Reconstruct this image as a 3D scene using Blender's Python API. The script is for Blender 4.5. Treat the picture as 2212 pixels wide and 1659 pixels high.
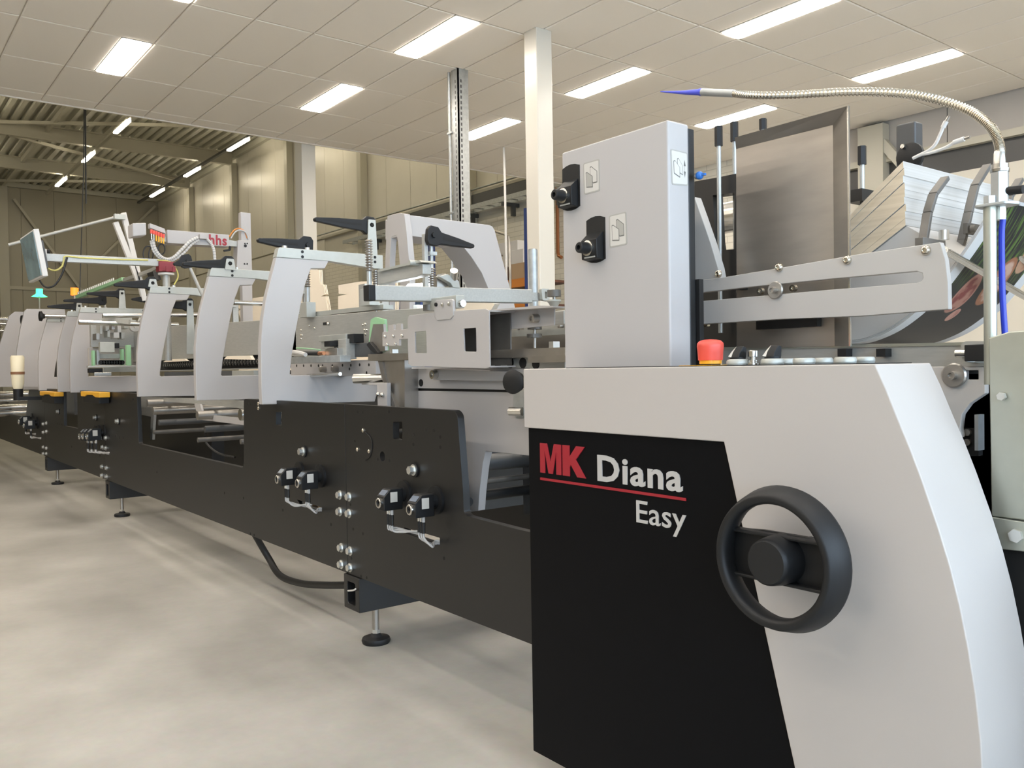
import bpy, bmesh, math, random
from mathutils import Vector, Matrix
from mathutils.geometry import tessellate_polygon
random.seed(7)
S = bpy.context.scene
COL = S.collection
for o in list(bpy.data.objects): bpy.data.objects.remove(o)

# ------------------------------------------------------------------ camera
YAW, PIT, ROL, FPX, EYE = 0.91136869, -0.01849762, -0.01556324, 1858.3, Vector((0, 0, 1.25))
cF = Vector((-math.sin(YAW)*math.cos(PIT), math.cos(YAW)*math.cos(PIT), math.sin(PIT)))
cR0 = Vector((math.cos(YAW), math.sin(YAW), 0)); cU0 = cR0.cross(cF)
cR = math.cos(ROL)*cR0 + math.sin(ROL)*cU0
cU = -math.sin(ROL)*cR0 + math.cos(ROL)*cU0
cam = bpy.data.cameras.new('camera'); cam.sensor_width = 36; cam.lens = FPX/2212*36
cam.clip_start = 0.05; cam.clip_end = 200
co = bpy.data.objects.new('camera', cam); COL.objects.link(co)
M4 = Matrix((cR, cU, -cF)).transposed().to_4x4(); M4.translation = EYE
co.matrix_world = M4; S.camera = co

def at(px, py, x=None, y=None, z=None):
    """point of a measured photo position on one real plane of the machine or room"""
    d = cF + (px-1106)/FPX*cR - (py-829.5)/FPX*cU
    if x is not None: t = (x-EYE.x)/d.x
    elif y is not None: t = (y-EYE.y)/d.y
    else: t = (z-EYE.z)/d.z
    return EYE + d*t

# ------------------------------------------------------------------ world, exposure
W = bpy.data.worlds.new('World'); S.world = W; W.use_nodes = True
bg = W.node_tree.nodes['Background']
bg.inputs[0].default_value = (0.64, 0.81, 1.0, 1); bg.inputs[1].default_value = 9.0
S.view_settings.view_transform = 'Standard'; S.view_settings.look = 'None'
S.view_settings.gamma = 1; S.view_settings.use_curve_mapping = False
S.view_settings.exposure = 0.0
LAMP, STRIP = 31.0, 36.0

# ------------------------------------------------------------------ materials
def mat(name, col, rough=0.5, metal=0.0, spec=0.5, noise=0.0, nscale=20, bump=0.0, bscale=200, stretch=None, emit=0.0, coat=0.0, ecol=None):
    m = bpy.data.materials.new(name); m.use_nodes = True
    nt = m.node_tree; b = nt.nodes['Principled BSDF']
    b.inputs['Base Color'].default_value = (*col, 1); b.inputs['Roughness'].default_value = rough
    b.inputs['Metallic'].default_value = metal; b.inputs['Specular IOR Level'].default_value = spec
    if coat: b.inputs['Coat Weight'].default_value = coat; b.inputs['Coat Roughness'].default_value = 0.15
    if emit:
        b.inputs['Emission Color'].default_value = (*(ecol or col), 1); b.inputs['Emission Strength'].default_value = emit
    if noise or bump:
        tc = nt.nodes.new('ShaderNodeTexCoord'); mp = nt.nodes.new('ShaderNodeMapping')
        nt.links.new(tc.outputs['Object'], mp.inputs[0])
        if stretch: mp.inputs['Scale'].default_value = stretch
    if noise:
        n = nt.nodes.new('ShaderNodeTexNoise'); n.inputs['Scale'].default_value = nscale; n.inputs['Detail'].default_value = 6
        nt.links.new(mp.outputs[0], n.inputs['Vector'])
        r = nt.nodes.new('ShaderNodeValToRGB')
        r.color_ramp.elements[0].position = .3; r.color_ramp.elements[1].position = .7
        r.color_ramp.elements[0].color = (*[max(0, c*(1-noise)) for c in col], 1)
        r.color_ramp.elements[1].color = (*[min(1, c*(1+noise)) for c in col], 1)
        nt.links.new(n.outputs['Fac'], r.inputs[0]); nt.links.new(r.outputs[0], b.inputs['Base Color'])
    if bump:
        n2 = nt.nodes.new('ShaderNodeTexNoise'); n2.inputs['Scale'].default_value = bscale; n2.inputs['Detail'].default_value = 3
        nt.links.new(mp.outputs[0], n2.inputs['Vector'])
        bp = nt.nodes.new('ShaderNodeBump'); bp.inputs['Strength'].default_value = bump; bp.inputs['Distance'].default_value = .01
        nt.links.new(n2.outputs['Fac'], bp.inputs['Height']); nt.links.new(bp.outputs[0], b.inputs['Normal'])
    return m
M = {}
M['white'] = mat('white_paint', (.42, .405, .40), .42, bump=.02, bscale=400)
M['whitec'] = mat('console_white_paint', (.45, .42, .395), .40, bump=.02, bscale=500)
M['black'] = mat('black_paint', (.0075, .0075, .0077), .42, spec=.55, bump=.03, bscale=600)
M['panel'] = mat('black_panel', (.004, .0042, .005), .42, spec=.08, bump=.03, bscale=700)
M['rubber'] = mat('black_plastic', (.009, .0095, .0105), .5, spec=.35, bump=.05, bscale=700)
M['dark'] = mat('dark_void', (.004, .004, .004), .7)
M['alu'] = mat('aluminium', (.42, .42, .395), .42, .35, noise=.06, nscale=14, stretch=(1, 8, 8))
M['alub'] = mat('anodised_bar', (.43, .44, .41), .45, .35, noise=.03, nscale=30)
M['grey'] = mat('grey_paint', (.45, .43, .405), .45, spec=.4)
M['steel'] = mat('stainless_steel', (.42, .39, .35), .40, .9, noise=.14, nscale=3.5, bump=.02, bscale=90, stretch=(1, 1, 4))
M['gsteel'] = mat('ground_steel', (.42, .40, .37), .35, .9, noise=.1, nscale=10)
M['dsteel'] = mat('dull_steel_hook', (.15, .143, .132), .45, .5, noise=.1, nscale=20)
M['chrome'] = mat('chrome', (.62, .61, .58), .24, 1.0)
M['zinc'] = mat('zinc_plate', (.42, .43, .37), .38, .65, noise=.12, nscale=6)
M['galv'] = mat('galvanised_steel', (.42, .44, .44), .40, .6, noise=.12, nscale=25)
M['bolt'] = mat('zinc_bolt', (.66, .66, .63), .3, .8)
M['screw'] = mat('nickel_screw', (.62, .58, .50), .22, 1.0)
M['red'] = mat('red_letters', (.30, .012, .022), .4)
M['silver'] = mat('silver_letters', (.56, .56, .56), .35, .4)
M['redbtn'] = mat('red_button', (.70, .085, .06), .4)
M['yellow'] = mat('yellow_plastic', (.80, .42, .03), .4)
M['blue'] = mat('blue_nozzle', (.07, .09, .62), .4)
M['hose'] = mat('blue_hose', (.01, .03, .42), .35)
M['ltblue'] = mat('blue_fitting', (.02, .14, .48), .4)
M['green'] = mat('green_plastic', (.28, .52, .30), .5)
M['dkred'] = mat('red_casting', (.22, .02, .03), .45)
M['copper'] = mat('copper', (.55, .24, .12), .3, .9)
M['cream'] = mat('cream_board', (.90, .81, .67), .8, noise=.02, nscale=3)
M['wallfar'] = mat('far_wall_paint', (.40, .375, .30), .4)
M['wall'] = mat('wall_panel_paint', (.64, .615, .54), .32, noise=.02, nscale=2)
M['roof'] = mat('roof_sheet_paint', (.55, .54, .46), .45)
M['beam'] = mat('beam_paint', (.50, .48, .40), .45)
M['col'] = mat('column_paint', (.62, .60, .54), .28)
M['tile'] = mat('ceiling_tile', (.86, .81, .73), .8, bump=.08, bscale=260)
M['grid'] = mat('ceiling_grid', (.66, .61, .53), .7)
M['sticker'] = mat('sticker_white', (.55, .535, .50), .5)
M['line'] = mat('sticker_line', (.13, .13, .12), .5)
M['lgrey'] = mat('sticker_grey', (.36, .35, .32), .6)
M['lamp'] = mat('lamp_diffuser', (1, .93, .82), .5, emit=LAMP, ecol=(1, .90, .79))
M['strip'] = mat('strip_diffuser', (1, .95, .8), .5, emit=STRIP, ecol=(1, .88, .66))
M['led'] = mat('led_tube', (.9, .95, 1), .5, emit=12, ecol=(.85, .93, 1))
M['screen'] = mat('screen_glass', (.16, .23, .25), .12, noise=.3, nscale=6, spec=.6)
M['gbeacon'] = mat('green_beacon', (.1, .8, .35), .3, emit=3, ecol=(.05, 1, .35))
M['obeacon'] = mat('orange_beacon', (.9, .25, .03), .3, emit=1.6, ecol=(1, .22, .02))
M['bottle'] = mat('milky_plastic', (.85, .78, .58), .45)
M['brown'] = mat('brown_tape', (.25, .12, .06), .5)
M['orange'] = mat('rack_orange', (.55, .20, .04), .5)
M['rblue'] = mat('rack_blue', (.03, .06, .22), .5)
M['wood'] = mat('brown_wood', (.12, .05, .03), .6, noise=.2, nscale=8)
M['kraft'] = mat('kraft_board', (.40, .28, .17), .8)
M['cable'] = mat('black_cable', (.008, .008, .008), .5)
M['gcable'] = mat('grey_cable', (.42, .42, .42), .5)
M['ycable'] = mat('yellow_cable', (.55, .5, .15), .5)
M['plasticw'] = mat('white_plastic', (.60, .59, .57), .4)
M['darkgrey'] = mat('dark_grey_paint', (.06, .062, .064), .4)
M['glassdisp'] = mat('display_film', (.10, .13, .18), .2, noise=.1)
M['bcrate'] = mat('blue_crate', (.05, .09, .16), .5)

def brick_mat():
    m = mat('white_block_wall', (.66, .62, .52), .6); nt = m.node_tree; b = nt.nodes['Principled BSDF']
    tc = nt.nodes.new('ShaderNodeTexCoord'); mp = nt.nodes.new('ShaderNodeMapping'); br = nt.nodes.new('ShaderNodeTexBrick')
    mp.inputs['Rotation'].default_value = (math.pi/2, 0, 0)
    nt.links.new(tc.outputs['Object'], mp.inputs[0]); nt.links.new(mp.outputs[0], br.inputs[0])
    br.inputs['Color1'].default_value = (.80, .77, .68, 1); br.inputs['Color2'].default_value = (.77, .74, .65, 1); br.inputs['Mortar'].default_value = (.62, .59, .51, 1)
    br.inputs['Scale'].default_value = 1; br.inputs['Brick Width'].default_value = .42; br.inputs['Row Height'].default_value = .105; br.inputs['Mortar Size'].default_value = .008
    nt.links.new(br.outputs[0], b.inputs['Base Color'])
    bp = nt.nodes.new('ShaderNodeBump'); bp.inputs['Strength'].default_value = .5; bp.invert = True
    nt.links.new(br.outputs['Fac'], bp.inputs['Height']); nt.links.new(bp.outputs[0], b.inputs['Normal'])
    return m
M['brick'] = brick_mat()

def floor_mat():
    m = mat('polished_concrete', (.4, .37, .32), .3); nt = m.node_tree; b = nt.nodes['Principled BSDF']
    tc = nt.nodes.new('ShaderNodeTexCoord')
    n1 = nt.nodes.new('ShaderNodeTexNoise'); n1.inputs['Scale'].default_value = 1.1; n1.inputs['Detail'].default_value = 8; n1.inputs['Roughness'].default_value = .6
    n2 = nt.nodes.new('ShaderNodeTexNoise'); n2.inputs['Scale'].default_value = 30; n2.inputs['Detail'].default_value = 4
    nt.links.new(tc.outputs['Object'], n1.inputs[0]); nt.links.new(tc.outputs['Object'], n2.inputs[0])
    r = nt.nodes.new('ShaderNodeValToRGB'); r.color_ramp.elements[0].position = .32; r.color_ramp.elements[1].position = .68
    r.color_ramp.elements[0].color = (.28, .268, .24, 1); r.color_ramp.elements[1].color = (.455, .44, .405, 1)
    nt.links.new(n1.outputs['Fac'], r.inputs[0])
    mx = nt.nodes.new('ShaderNodeMixRGB'); mx.blend_type = 'MULTIPLY'; mx.inputs[0].default_value = .15
    nt.links.new(r.outputs[0], mx.inputs[1]); nt.links.new(n2.outputs['Color'], mx.inputs[2]); nt.links.new(mx.outputs[0], b.inputs['Base Color'])
    r2 = nt.nodes.new('ShaderNodeMapRange'); r2.inputs[3].default_value = .28; r2.inputs[4].default_value = .5
    nt.links.new(n1.outputs['Fac'], r2.inputs[0]); nt.links.new(r2.outputs[0], b.inputs['Roughness'])
    b.inputs['Specular IOR Level'].default_value = .35
    return m
M['floor'] = floor_mat()

def stack_mat(name, c1, c2, scale):
    """sheet edges: fine layer lines along local Z"""
    m = mat(name, c1, .8); nt = m.node_tree; b = nt.nodes['Principled BSDF']
    tc = nt.nodes.new('ShaderNodeTexCoord'); mp = nt.nodes.new('ShaderNodeMapping'); mp.inputs['Scale'].default_value = (1.5, .6, scale)
    n = nt.nodes.new('ShaderNodeTexNoise'); n.inputs['Scale'].default_value = 1; n.inputs['Detail'].default_value = 5
    nt.links.new(tc.outputs['Object'], mp.inputs[0]); nt.links.new(mp.outputs[0], n.inputs[0])
    r = nt.nodes.new('ShaderNodeValToRGB'); r.color_ramp.elements[0].position = .3; r.color_ramp.elements[1].position = .62
    r.color_ramp.elements[0].color = (*c2, 1); r.color_ramp.elements[1].color = (*c1, 1)
    nt.links.new(n.outputs['Fac'], r.inputs[0]); nt.links.new(r.outputs[0], b.inputs['Base Color'])
    return m
M['stack'] = stack_mat('sheet_stack_edges', (.50, .48, .45), (.41, .385, .35), 130)

M['blank'] = mat('white_board', (.50, .49, .475), .6)
M['tan'] = stack_mat('cut_sheet_sides', (.70, .585, .43), (.58, .47, .33), 90)
def print_mat():
    """flat print on the underside of the blanks: dark slate ground, green stalks, brown rounds"""
    m = mat('printed_board', (.02, .02, .022), .3); nt = m.node_tree; b = nt.nodes['Principled BSDF']
    tc = nt.nodes.new('ShaderNodeTexCoord')
    def noise(scale, sx):
        mp = nt.nodes.new('ShaderNodeMapping'); mp.inputs['Scale'].default_value = sx; mp.inputs['Rotation'].default_value = (0, 0, .5)
        n = nt.nodes.new('ShaderNodeTexNoise'); n.inputs['Scale'].default_value = scale; n.inputs['Detail'].default_value = 3
        nt.links.new(tc.outputs['Object'], mp.inputs[0]); nt.links.new(mp.outputs[0], n.inputs[0]); return n
    g = noise(5, (3, 22, 1)); w = noise(28, (1, 1, 1))
    sep = nt.nodes.new('ShaderNodeSeparateXYZ'); nt.links.new(tc.outputs['Object'], sep.inputs[0])
    def ramp(src, a, c):
        r = nt.nodes.new('ShaderNodeMapRange'); r.inputs[1].default_value = a; r.inputs[2].default_value = c; nt.links.new(src, r.inputs[0]); return r.outputs[0]
    def mul(a, c):
        q = nt.nodes.new('ShaderNodeMath'); q.operation = 'MULTIPLY'; nt.links.new(a, q.inputs[0]); nt.links.new(c, q.inputs[1]); return q.outputs[0]
    def mix(fac, c1, c2):
        q = nt.nodes.new('ShaderNodeMixRGB'); nt.links.new(fac, q.inputs[0])
        for i, c in ((1, c1), (2, c2)):
            if isinstance(c, tuple): q.inputs[i].default_value = (*c, 1)
            else: nt.links.new(c, q.inputs[i])
        return q.outputs[0]
    col = mix(mul(ramp(g.outputs['Fac'], .48, .62), ramp(sep.outputs[0], -.03, .02)), (.014, .014, .015), (.07, .12, .025))
    for cx, cy, r, c1, c2 in ((-.035, .15, .045, (.16, .035, .03), (.30, .14, .10)), (-.005, .27, .05, (.42, .27, .20), (.25, .10, .05)), (-.085, .20, .02, (.30, .12, .09), (.4, .2, .15)), (.06, .34, .045, (.25, .07, .04), (.35, .2, .12))):
        d = nt.nodes.new('ShaderNodeVectorMath'); d.operation = 'DISTANCE'; cb_ = nt.nodes.new('ShaderNodeCombineXYZ')
        nt.links.new(sep.outputs[0], cb_.inputs[0]); nt.links.new(sep.outputs[1], cb_.inputs[1])
        nt.links.new(cb_.outputs[0], d.inputs[0]); d.inputs[1].default_value = (cx, cy, 0)
        col = mix(ramp(d.outputs['Value'], r, r*.94), col, mix(ramp(w.outputs['Fac'], .45, .6), mix(ramp(d.outputs['Value'], r*.75, r*.85), c1, c2), c2))
    nt.links.new(col, b.inputs['Base Color']); b.inputs['Specular IOR Level'].default_value = .2; b.inputs['Roughness'].default_value = .45
    return m
M['print'] = print_mat()

# ------------------------------------------------------------------ mesh helpers
class MB:
    def __init__(s): s.v = []; s.f = []
    def add(s, vs, fs):
        o = len(s.v); s.v += [Vector(p) for p in vs]; s.f += [[i+o for i in f] for f in fs]; return s
    def box(s, a, b):
        (x0, y0, z0), (x1, y1, z1) = a, b
        x0, x1 = sorted((x0, x1)); y0, y1 = sorted((y0, y1)); z0, z1 = sorted((z0, z1))
        return s.add([(x0,y0,z0),(x1,y0,z0),(x1,y1,z0),(x0,y1,z0),(x0,y0,z1),(x1,y0,z1),(x1,y1,z1),(x0,y1,z1)],
                     [(0,3,2,1),(4,5,6,7),(0,1,5,4),(1,2,6,5),(2,3,7,6),(3,0,4,7)])
    def cbox(s, c, sz, rot=None):
        hx, hy, hz = sz[0]/2, sz[1]/2, sz[2]/2
        vs = [Vector(p) for p in [(-hx,-hy,-hz),(hx,-hy,-hz),(hx,hy,-hz),(-hx,hy,-hz),(-hx,-hy,hz),(hx,-hy,hz),(hx,hy,hz),(-hx,hy,hz)]]
        if rot is not None: vs = [rot @ v for v in vs]
        return s.add([v+Vector(c) for v in vs], [(0,3,2,1),(4,5,6,7),(0,1,5,4),(1,2,6,5),(2,3,7,6),(3,0,4,7)])
    def bar(s, p0, p1, w, h, up=(0, 0, 1)):
        p0, p1 = Vector(p0), Vector(p1); d = (p1-p0).normalized(); a = d.cross(Vector(up)).normalized(); b = a.cross(d)
        vs = [p + a*i*w/2 + b*j*h/2 for p in (p0, p1) for i, j in ((-1,-1),(1,-1),(1,1),(-1,1))]
        return s.add(vs, [(0,1,2,3),(7,6,5,4),(0,4,5,1),(1,5,6,2),(2,6,7,3),(3,7,4,0)])
    def cyl(s, p0, p1, r, n=16, r2=None, cap=True):
        p0, p1 = Vector(p0), Vector(p1); d = (p1-p0).normalized(); r2 = r if r2 is None else r2
        a = d.orthogonal().normalized(); b = d.cross(a)
        vs = [p0+(a*math.cos(t)+b*math.sin(t))*r for t in [2*math.pi*i/n for i in range(n)]] + [p1+(a*math.cos(t)+b*math.sin(t))*r2 for t in [2*math.pi*i/n for i in range(n)]]
        fs = [(i, (i+1) % n, n+(i+1) % n, n+i) for i in range(n)]
        if cap: fs += [tuple(range(n-1, -1, -1)), tuple(range(n, 2*n))]
        return s.add(vs, fs)
    def tube(s, pts, r, n=10, closed=False):
        pts = [Vector(p) for p in pts]; rings = []; L = len(pts); a = None
        for i, p in enumerate(pts):
            d = (pts[(i+1) % L if closed else min(i+1, L-1)] - pts[i-1 if (closed or i) else 0]).normalized()
            if a is None: a = d.orthogonal().normalized()
            a = (a - d*a.dot(d)).normalized(); b = d.cross(a); rr = r[i] if isinstance(r, (list, tuple)) else r
            rings.append([p+(a*math.cos(2*math.pi*k/n)+b*math.sin(2*math.pi*k/n))*rr for k in range(n)])
        vs = [v for g in rings for v in g]; fs = []
        for i in range(L if closed else L-1):
            j = (i+1) % L
            fs += [(i*n+k, i*n+(k+1) % n, j*n+(k+1) % n, j*n+k) for k in range(n)]
        if not closed: fs += [tuple(range(n-1, -1, -1)), tuple((L-1)*n+k for k in range(n))]
        return s.add(vs, fs)
    def lathe(s, c, axis, prof, n=32):
        """prof: list of (distance along axis, radius)"""
        c = Vector(c); d = Vector(axis).normalized(); a = d.orthogonal().normalized(); b = d.cross(a); L = len(prof)
        vs = [c+d*h+(a*math.cos(2*math.pi*k/n)+b*math.sin(2*math.pi*k/n))*max(r, 1e-4) for h, r in prof for k in range(n)]
        fs = [(i*n+k, i*n+(k+1) % n, (i+1)*n+(k+1) % n, (i+1)*n+k) for i in range(L-1) for k in range(n)]
        fs += [tuple(range(n-1, -1, -1)), tuple((L-1)*n+k for k in range(n))]
        return s.add(vs, fs)
    def hexh(s, c, axis, r, h): return s.cyl(c, Vector(c)+Vector(axis)*h, r, 6)
    def sphere(s, c, r, n=12, m=8, sc=(1, 1, 1)):
        c = Vector(c); vs = []; fs = []
        for j in range(m+1):
            t = math.pi*j/m
            for i in range(n): vs.append(c+Vector((math.sin(t)*math.cos(2*math.pi*i/n)*sc[0], math.sin(t)*math.sin(2*math.pi*i/n)*sc[1], math.cos(t)*sc[2]))*r)
        for j in range(m): fs += [(j*n+i, (j+1)*n+i, (j+1)*n+(i+1) % n, j*n+(i+1) % n) for i in range(n)]
        return s.add(vs, fs)
    def plate(s, axis, c, thick, outer, holes=()):
        """prism on plane axis=c, extruded by thick along the axis; outer/holes are 2D point lists in the two other axes"""
        loops = [outer]+list(holes); flat = [p for l in loops for p in l]; n = len(flat)
        def v3(p, k):
            if axis == 'x': return (k, p[0], p[1])
            if axis == 'y': return (p[0], k, p[1])
            return (p[0], p[1], k)
        if holes:
            bm = bmesh.new(); o = 0; es = []
            vv = [bm.verts.new((p[0], p[1], 0)) for p in flat]; bm.verts.index_update()
            for l in loops:
                L = len(l); es += [bm.edges.new((vv[o+i], vv[o+(i+1) % L])) for i in range(L)]; o += L
            r = bmesh.ops.triangle_fill(bm, use_beauty=True, use_dissolve=False, edges=es)
            bm.verts.index_update()
            tris = [tuple(v.index for v in g.verts) for g in r['geom'] if isinstance(g, bmesh.types.BMFace)]; bm.free()
        else: tris = [tuple(range(n))]
        vs = [v3(p, c) for p in flat]+[v3(p, c+thick) for p in flat]
        fs = [tuple(t) for t in tris]+[tuple(i+n for i in reversed(t)) for t in tris]; o = 0
        for l in loops:
            L = len(l); fs += [(o+i, o+(i+1) % L, n+o+(i+1) % L, n+o+i) for i in range(L)]; o += L
        return s.add(vs, fs)
    def build(s, name, m, parent=None, bevel=0, smooth=40, seg=2):
        me = bpy.data.meshes.new(name); off = Vector((0, 0, 0)); p = parent
        while p is not None: off += p.location; p = p.parent
        me.from_pydata([v-off for v in s.v], [], s.f)
        bm = bmesh.new(); bm.from_mesh(me); bmesh.ops.recalc_face_normals(bm, faces=bm.faces)
        if bevel:
            bmesh.ops.remove_doubles(bm, verts=bm.verts, dist=1e-5)
            es = [e for e in bm.edges if len(e.link_faces) == 2 and e.calc_face_angle(0) > .6]
            try: bmesh.ops.bevel(bm, geom=es, offset=bevel, segments=seg, profile=.5, affect='EDGES', clamp_overlap=True)
            except Exception: pass
        bm.to_mesh(me); bm.free()
        me.materials.append(m)
        if smooth:
            me.shade_smooth(); me.set_sharp_from_angle(angle=math.radians(50 if bevel else smooth))
        o = bpy.data.objects.new(name, me); COL.objects.link(o); o.parent = parent
        if bevel and smooth: w = o.modifiers.new('weighted_normal', 'WEIGHTED_NORMAL'); w.keep_sharp = True; w.weight = 100
        return o
def P2(axis, c, pts):
    """photo positions -> 2D points on the real plane axis=c"""
    out = []
    for px, py in pts:
        if axis == 'x': p = at(px, py, x=c); out.append((p.y, p.z))
        elif axis == 'y': p = at(px, py, y=c); out.append((p.x, p.z))
        else: p = at(px, py, z=c); out.append((p.x, p.y))
    return out
def rnd(pts, r, n=4):
    """round the corners of a 2D polygon"""
    out = []; L = len(pts)
    for i in range(L):
        p = Vector(pts[i]); a = Vector(pts[i-1])-p; b = Vector(pts[(i+1) % L])-p
        rr = r[i] if isinstance(r, (list, tuple)) else r
        if rr <= 0: out.append(tuple(p)); continue
        k = min(rr, a.length*.45, b.length*.45); a = p+a.normalized()*k; b = p+b.normalized()*k
        for j in range(n+1):
            t = j/n; out.append(tuple(a*(1-t)**2+p*2*t*(1-t)+b*t*t))
    return out
def rect(x0, y0, x1, y1): return [(x0, y0), (x1, y0), (x1, y1), (x0, y1)]
def circ(cx, cy, r, n=12): return [(cx+r*math.cos(2*math.pi*i/n), cy+r*math.sin(2*math.pi*i/n)) for i in range(n)]
def spline(pts, n=8):
    pts = [Vector(p) for p in pts]; out = []
    for i in range(len(pts)-1):
        p0, p1, p2, p3 = pts[max(i-1, 0)], pts[i], pts[i+1], pts[min(i+2, len(pts)-1)]
        for j in range(n):
            t = j/n; out.append(.5*((2*p1)+(p2-p0)*t+(2*p0-5*p1+4*p2-p3)*t*t+(3*p1-p0-3*p2+p3)*t**3))
    return out+[pts[-1]]
def thing(name, label, cat, loc=(0, 0, 0), group=None):
    o = bpy.data.objects.new(name, None); COL.objects.link(o); o.location = loc; o.empty_display_size = .1
    o['label'] = label; o['category'] = cat
    if group: o['group'] = group
    return o
def tag(o, label, cat, group=None):
    o['label'] = label; o['category'] = cat
    if group: o['group'] = group
    return o
def struct(o): o['kind'] = 'structure'; return o
KIDS = {}
def dup(root, loc, label=None, skip=()):
    r = root.copy(); COL.objects.link(r); r.location = loc
    if label: r['label'] = label
    for ch in list(root.children):
        if ch.name.split('.')[0] in skip: continue
        c = ch.copy(); COL.objects.link(c); c.parent = r
        for g in list(ch.children):
            d = g.copy(); COL.objects.link(d); d.parent = c
    return r

# ================================================================== ROOM
CE = 4.6
YB = 11.55      # back wall
XF = -41.2      # far wall
XR, YN = 3.2, -9.0
struct(MB().box((XF-.3, YN, -.1), (XR+.3, YB+.3, 0)).build('floor', M['floor'], smooth=0))
# suspended ceiling: slab with lay-in tiles as parts
ceil = struct(MB().box((-11.84, YN, CE+.014), (XR, YB, CE+.25)).build('ceiling', M['grid'], smooth=0))
PX, PY = 1.187, .597
XL = [-4.40-PX*k for k in range(-7, 7)]; XL = sorted([x for x in XL if -11.6 < x < XR-.1])
YL = [4.353+PY*k for k in range(-8, 13)]
LX = [(-10.335, -9.148), (-7.961, -6.774), (-5.587, -4.40), (-3.213, -2.026), (-.839, .348)]
lampcells = []
for (lx0, lx1) in LX:
    for j in range(-2, 4):
        y0 = YL[0]+PY*(8+1+4*(j-1)) - .0   # row of the tile that carries the lamp
        lampcells.append((lx0, lx1, y0))
def has_lamp(x0, y0): return any(abs(x0-a) < .05 and abs(y0+PY-(c)) < .05 for a, b, c in lampcells)
# lamps sit in the upper half of tile rows ending at y = 2.49, 4.95, 7.35, 9.74
lamps = []
for (lx0, lx1) in LX:
    for k in range(-5, 4):
        lamps.append((lx0, lx1, 4.95+2.395*k))
tile_me = {}
def tile(x0, y0, x1, y1):
    key = (round(x1-x0, 3), round(y1-y0, 3))
    g = .006
    if key not in tile_me:
        b = MB(); dx, dy = key
        b.add([(g,g,.02),(dx-g,g,.02),(dx-g,dy-g,.02),(g,dy-g,.02),(g,g,.006),(dx-g,g,.006),(dx-g,dy-g,.006),(g,dy-g,.006),
               (g+.012,g+.012,0),(dx-g-.012,g+.012,0),(dx-g-.012,dy-g-.012,0),(g+.012,dy-g-.012,0)],
              [(0,1,2,3),(4,5,1,0),(5,6,2,1),(6,7,3,2),(7,4,0,3),(4,8,9,5),(5,9,10,6),(6,10,11,7),(7,11,8,4),(11,10,9,8)])
        o = b.build('ceiling_tile', M['tile'], ceil, smooth=0); tile_me[key] = o
    else:
        o = tile_me[key].copy(); COL.objects.link(o)
    o.location = (x0, y0, CE-.004); return o
xs = [-11.522+PX*k for k in range(0, 9)]
for i in range(len(xs)-1):
    for k in range(-6, 12):
        y1 = 4.95+PY*k; y0 = y1-PY
        if y0 < .6 or y1 > YB: continue
        if any(abs(xs[i]-a) < .06 and abs(y1-c) < .15 for a, b, c in lamps): y1 = y1-.30
        tile(xs[i], y0, xs[i+1], y1)
for k in range(-6, 12):
    y1 = 4.95+PY*k; y0 = y1-PY
    if y0 > .6 and y1 < YB: tile(-11.83, y0, -11.522, y1)
trim = MB().box((-11.87, YN, CE-.012), (-11.835, YB, CE+.35)).build('trim_1', M['tile'], smooth=0); struct(trim)
vis = {(0, 0): 'second row', }
nm = 0
for i, (lx0, lx1) in enumerate(LX):
    for k in range(-5, 3):  # lowest rows added, out of view, to light the front faces
        y1 = 4.95+2.395*k
        c = Vector(((lx0+lx1)/2, y1-.15, CE))
        px = None
        d = c-EYE; w = d.dot(cF)
        inside = w > 0 and -60 < 1106+FPX*d.dot(cR)/w < 2272 and -60 < 829.5-FPX*d.dot(cU)/w < 900
        u, v = (1106+FPX*d.dot(cR)/w, 829.5-FPX*d.dot(cU)/w) if w > 0 else (0, 0)
        if inside:
            names = [((255, 120), 'leftmost bright rectangular ceiling lamp, nearest the open ceiling edge on the left'),
                     ((710, 212), 'rectangular ceiling lamp left of the galvanised post, near the ceiling edge'),
                     ((945, 80), 'largest rectangular ceiling lamp between the left lamps and the cream column'),
                     ((1310, 180), 'rectangular ceiling lamp right beside the cream column, above the blue nozzle'),
                     ((1057, 278), 'rectangular ceiling lamp partly hidden behind the galvanised post'),
                     ((1690, 40), 'long ceiling lamp cut by the top edge of the photo at right'),
                     ((1955, 145), 'long ceiling lamp above the bend of the gooseneck at right'),
                     ((1580, 252), 'ceiling lamp just above the white tower and under the gooseneck'),
                     ((390, 0), 'ceiling lamp barely showing at the top edge of the photo, left')]
            lab = min(names, key=lambda n: (n[0][0]-u)**2+(n[0][1]-v)**2)
            lab = lab[1] if (lab[0][0]-u)**2+(lab[0][1]-v)**2 < 90**2 else 'flat recessed ceiling lamp at the upper picture edge, no. %d along' % (nm+1)
        else:
            lab = 'flat recessed ceiling lamp outside the picture'
        nm += 1
        t = thing('ceiling_lamp', lab, 'ceiling lamp', (c.x, c.y, CE), 'recessed lamps in the white ceiling')
        MB().plate('z', CE-.012, .010, rnd(rect(lx0+.012, y1-.292, lx1-.012, y1-.012), .04, 3)).build('diffuser', M['lamp'], t, smooth=0)
        MB().plate('z', CE-.006, .018, rect(lx0+.004, y1-.299, lx1-.004, y1-.004), [rnd(rect(lx0+.014, y1-.29, lx1-.014, y1-.014), .04, 3)]).build('frame', M['plasticw'], t, smooth=0)

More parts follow.
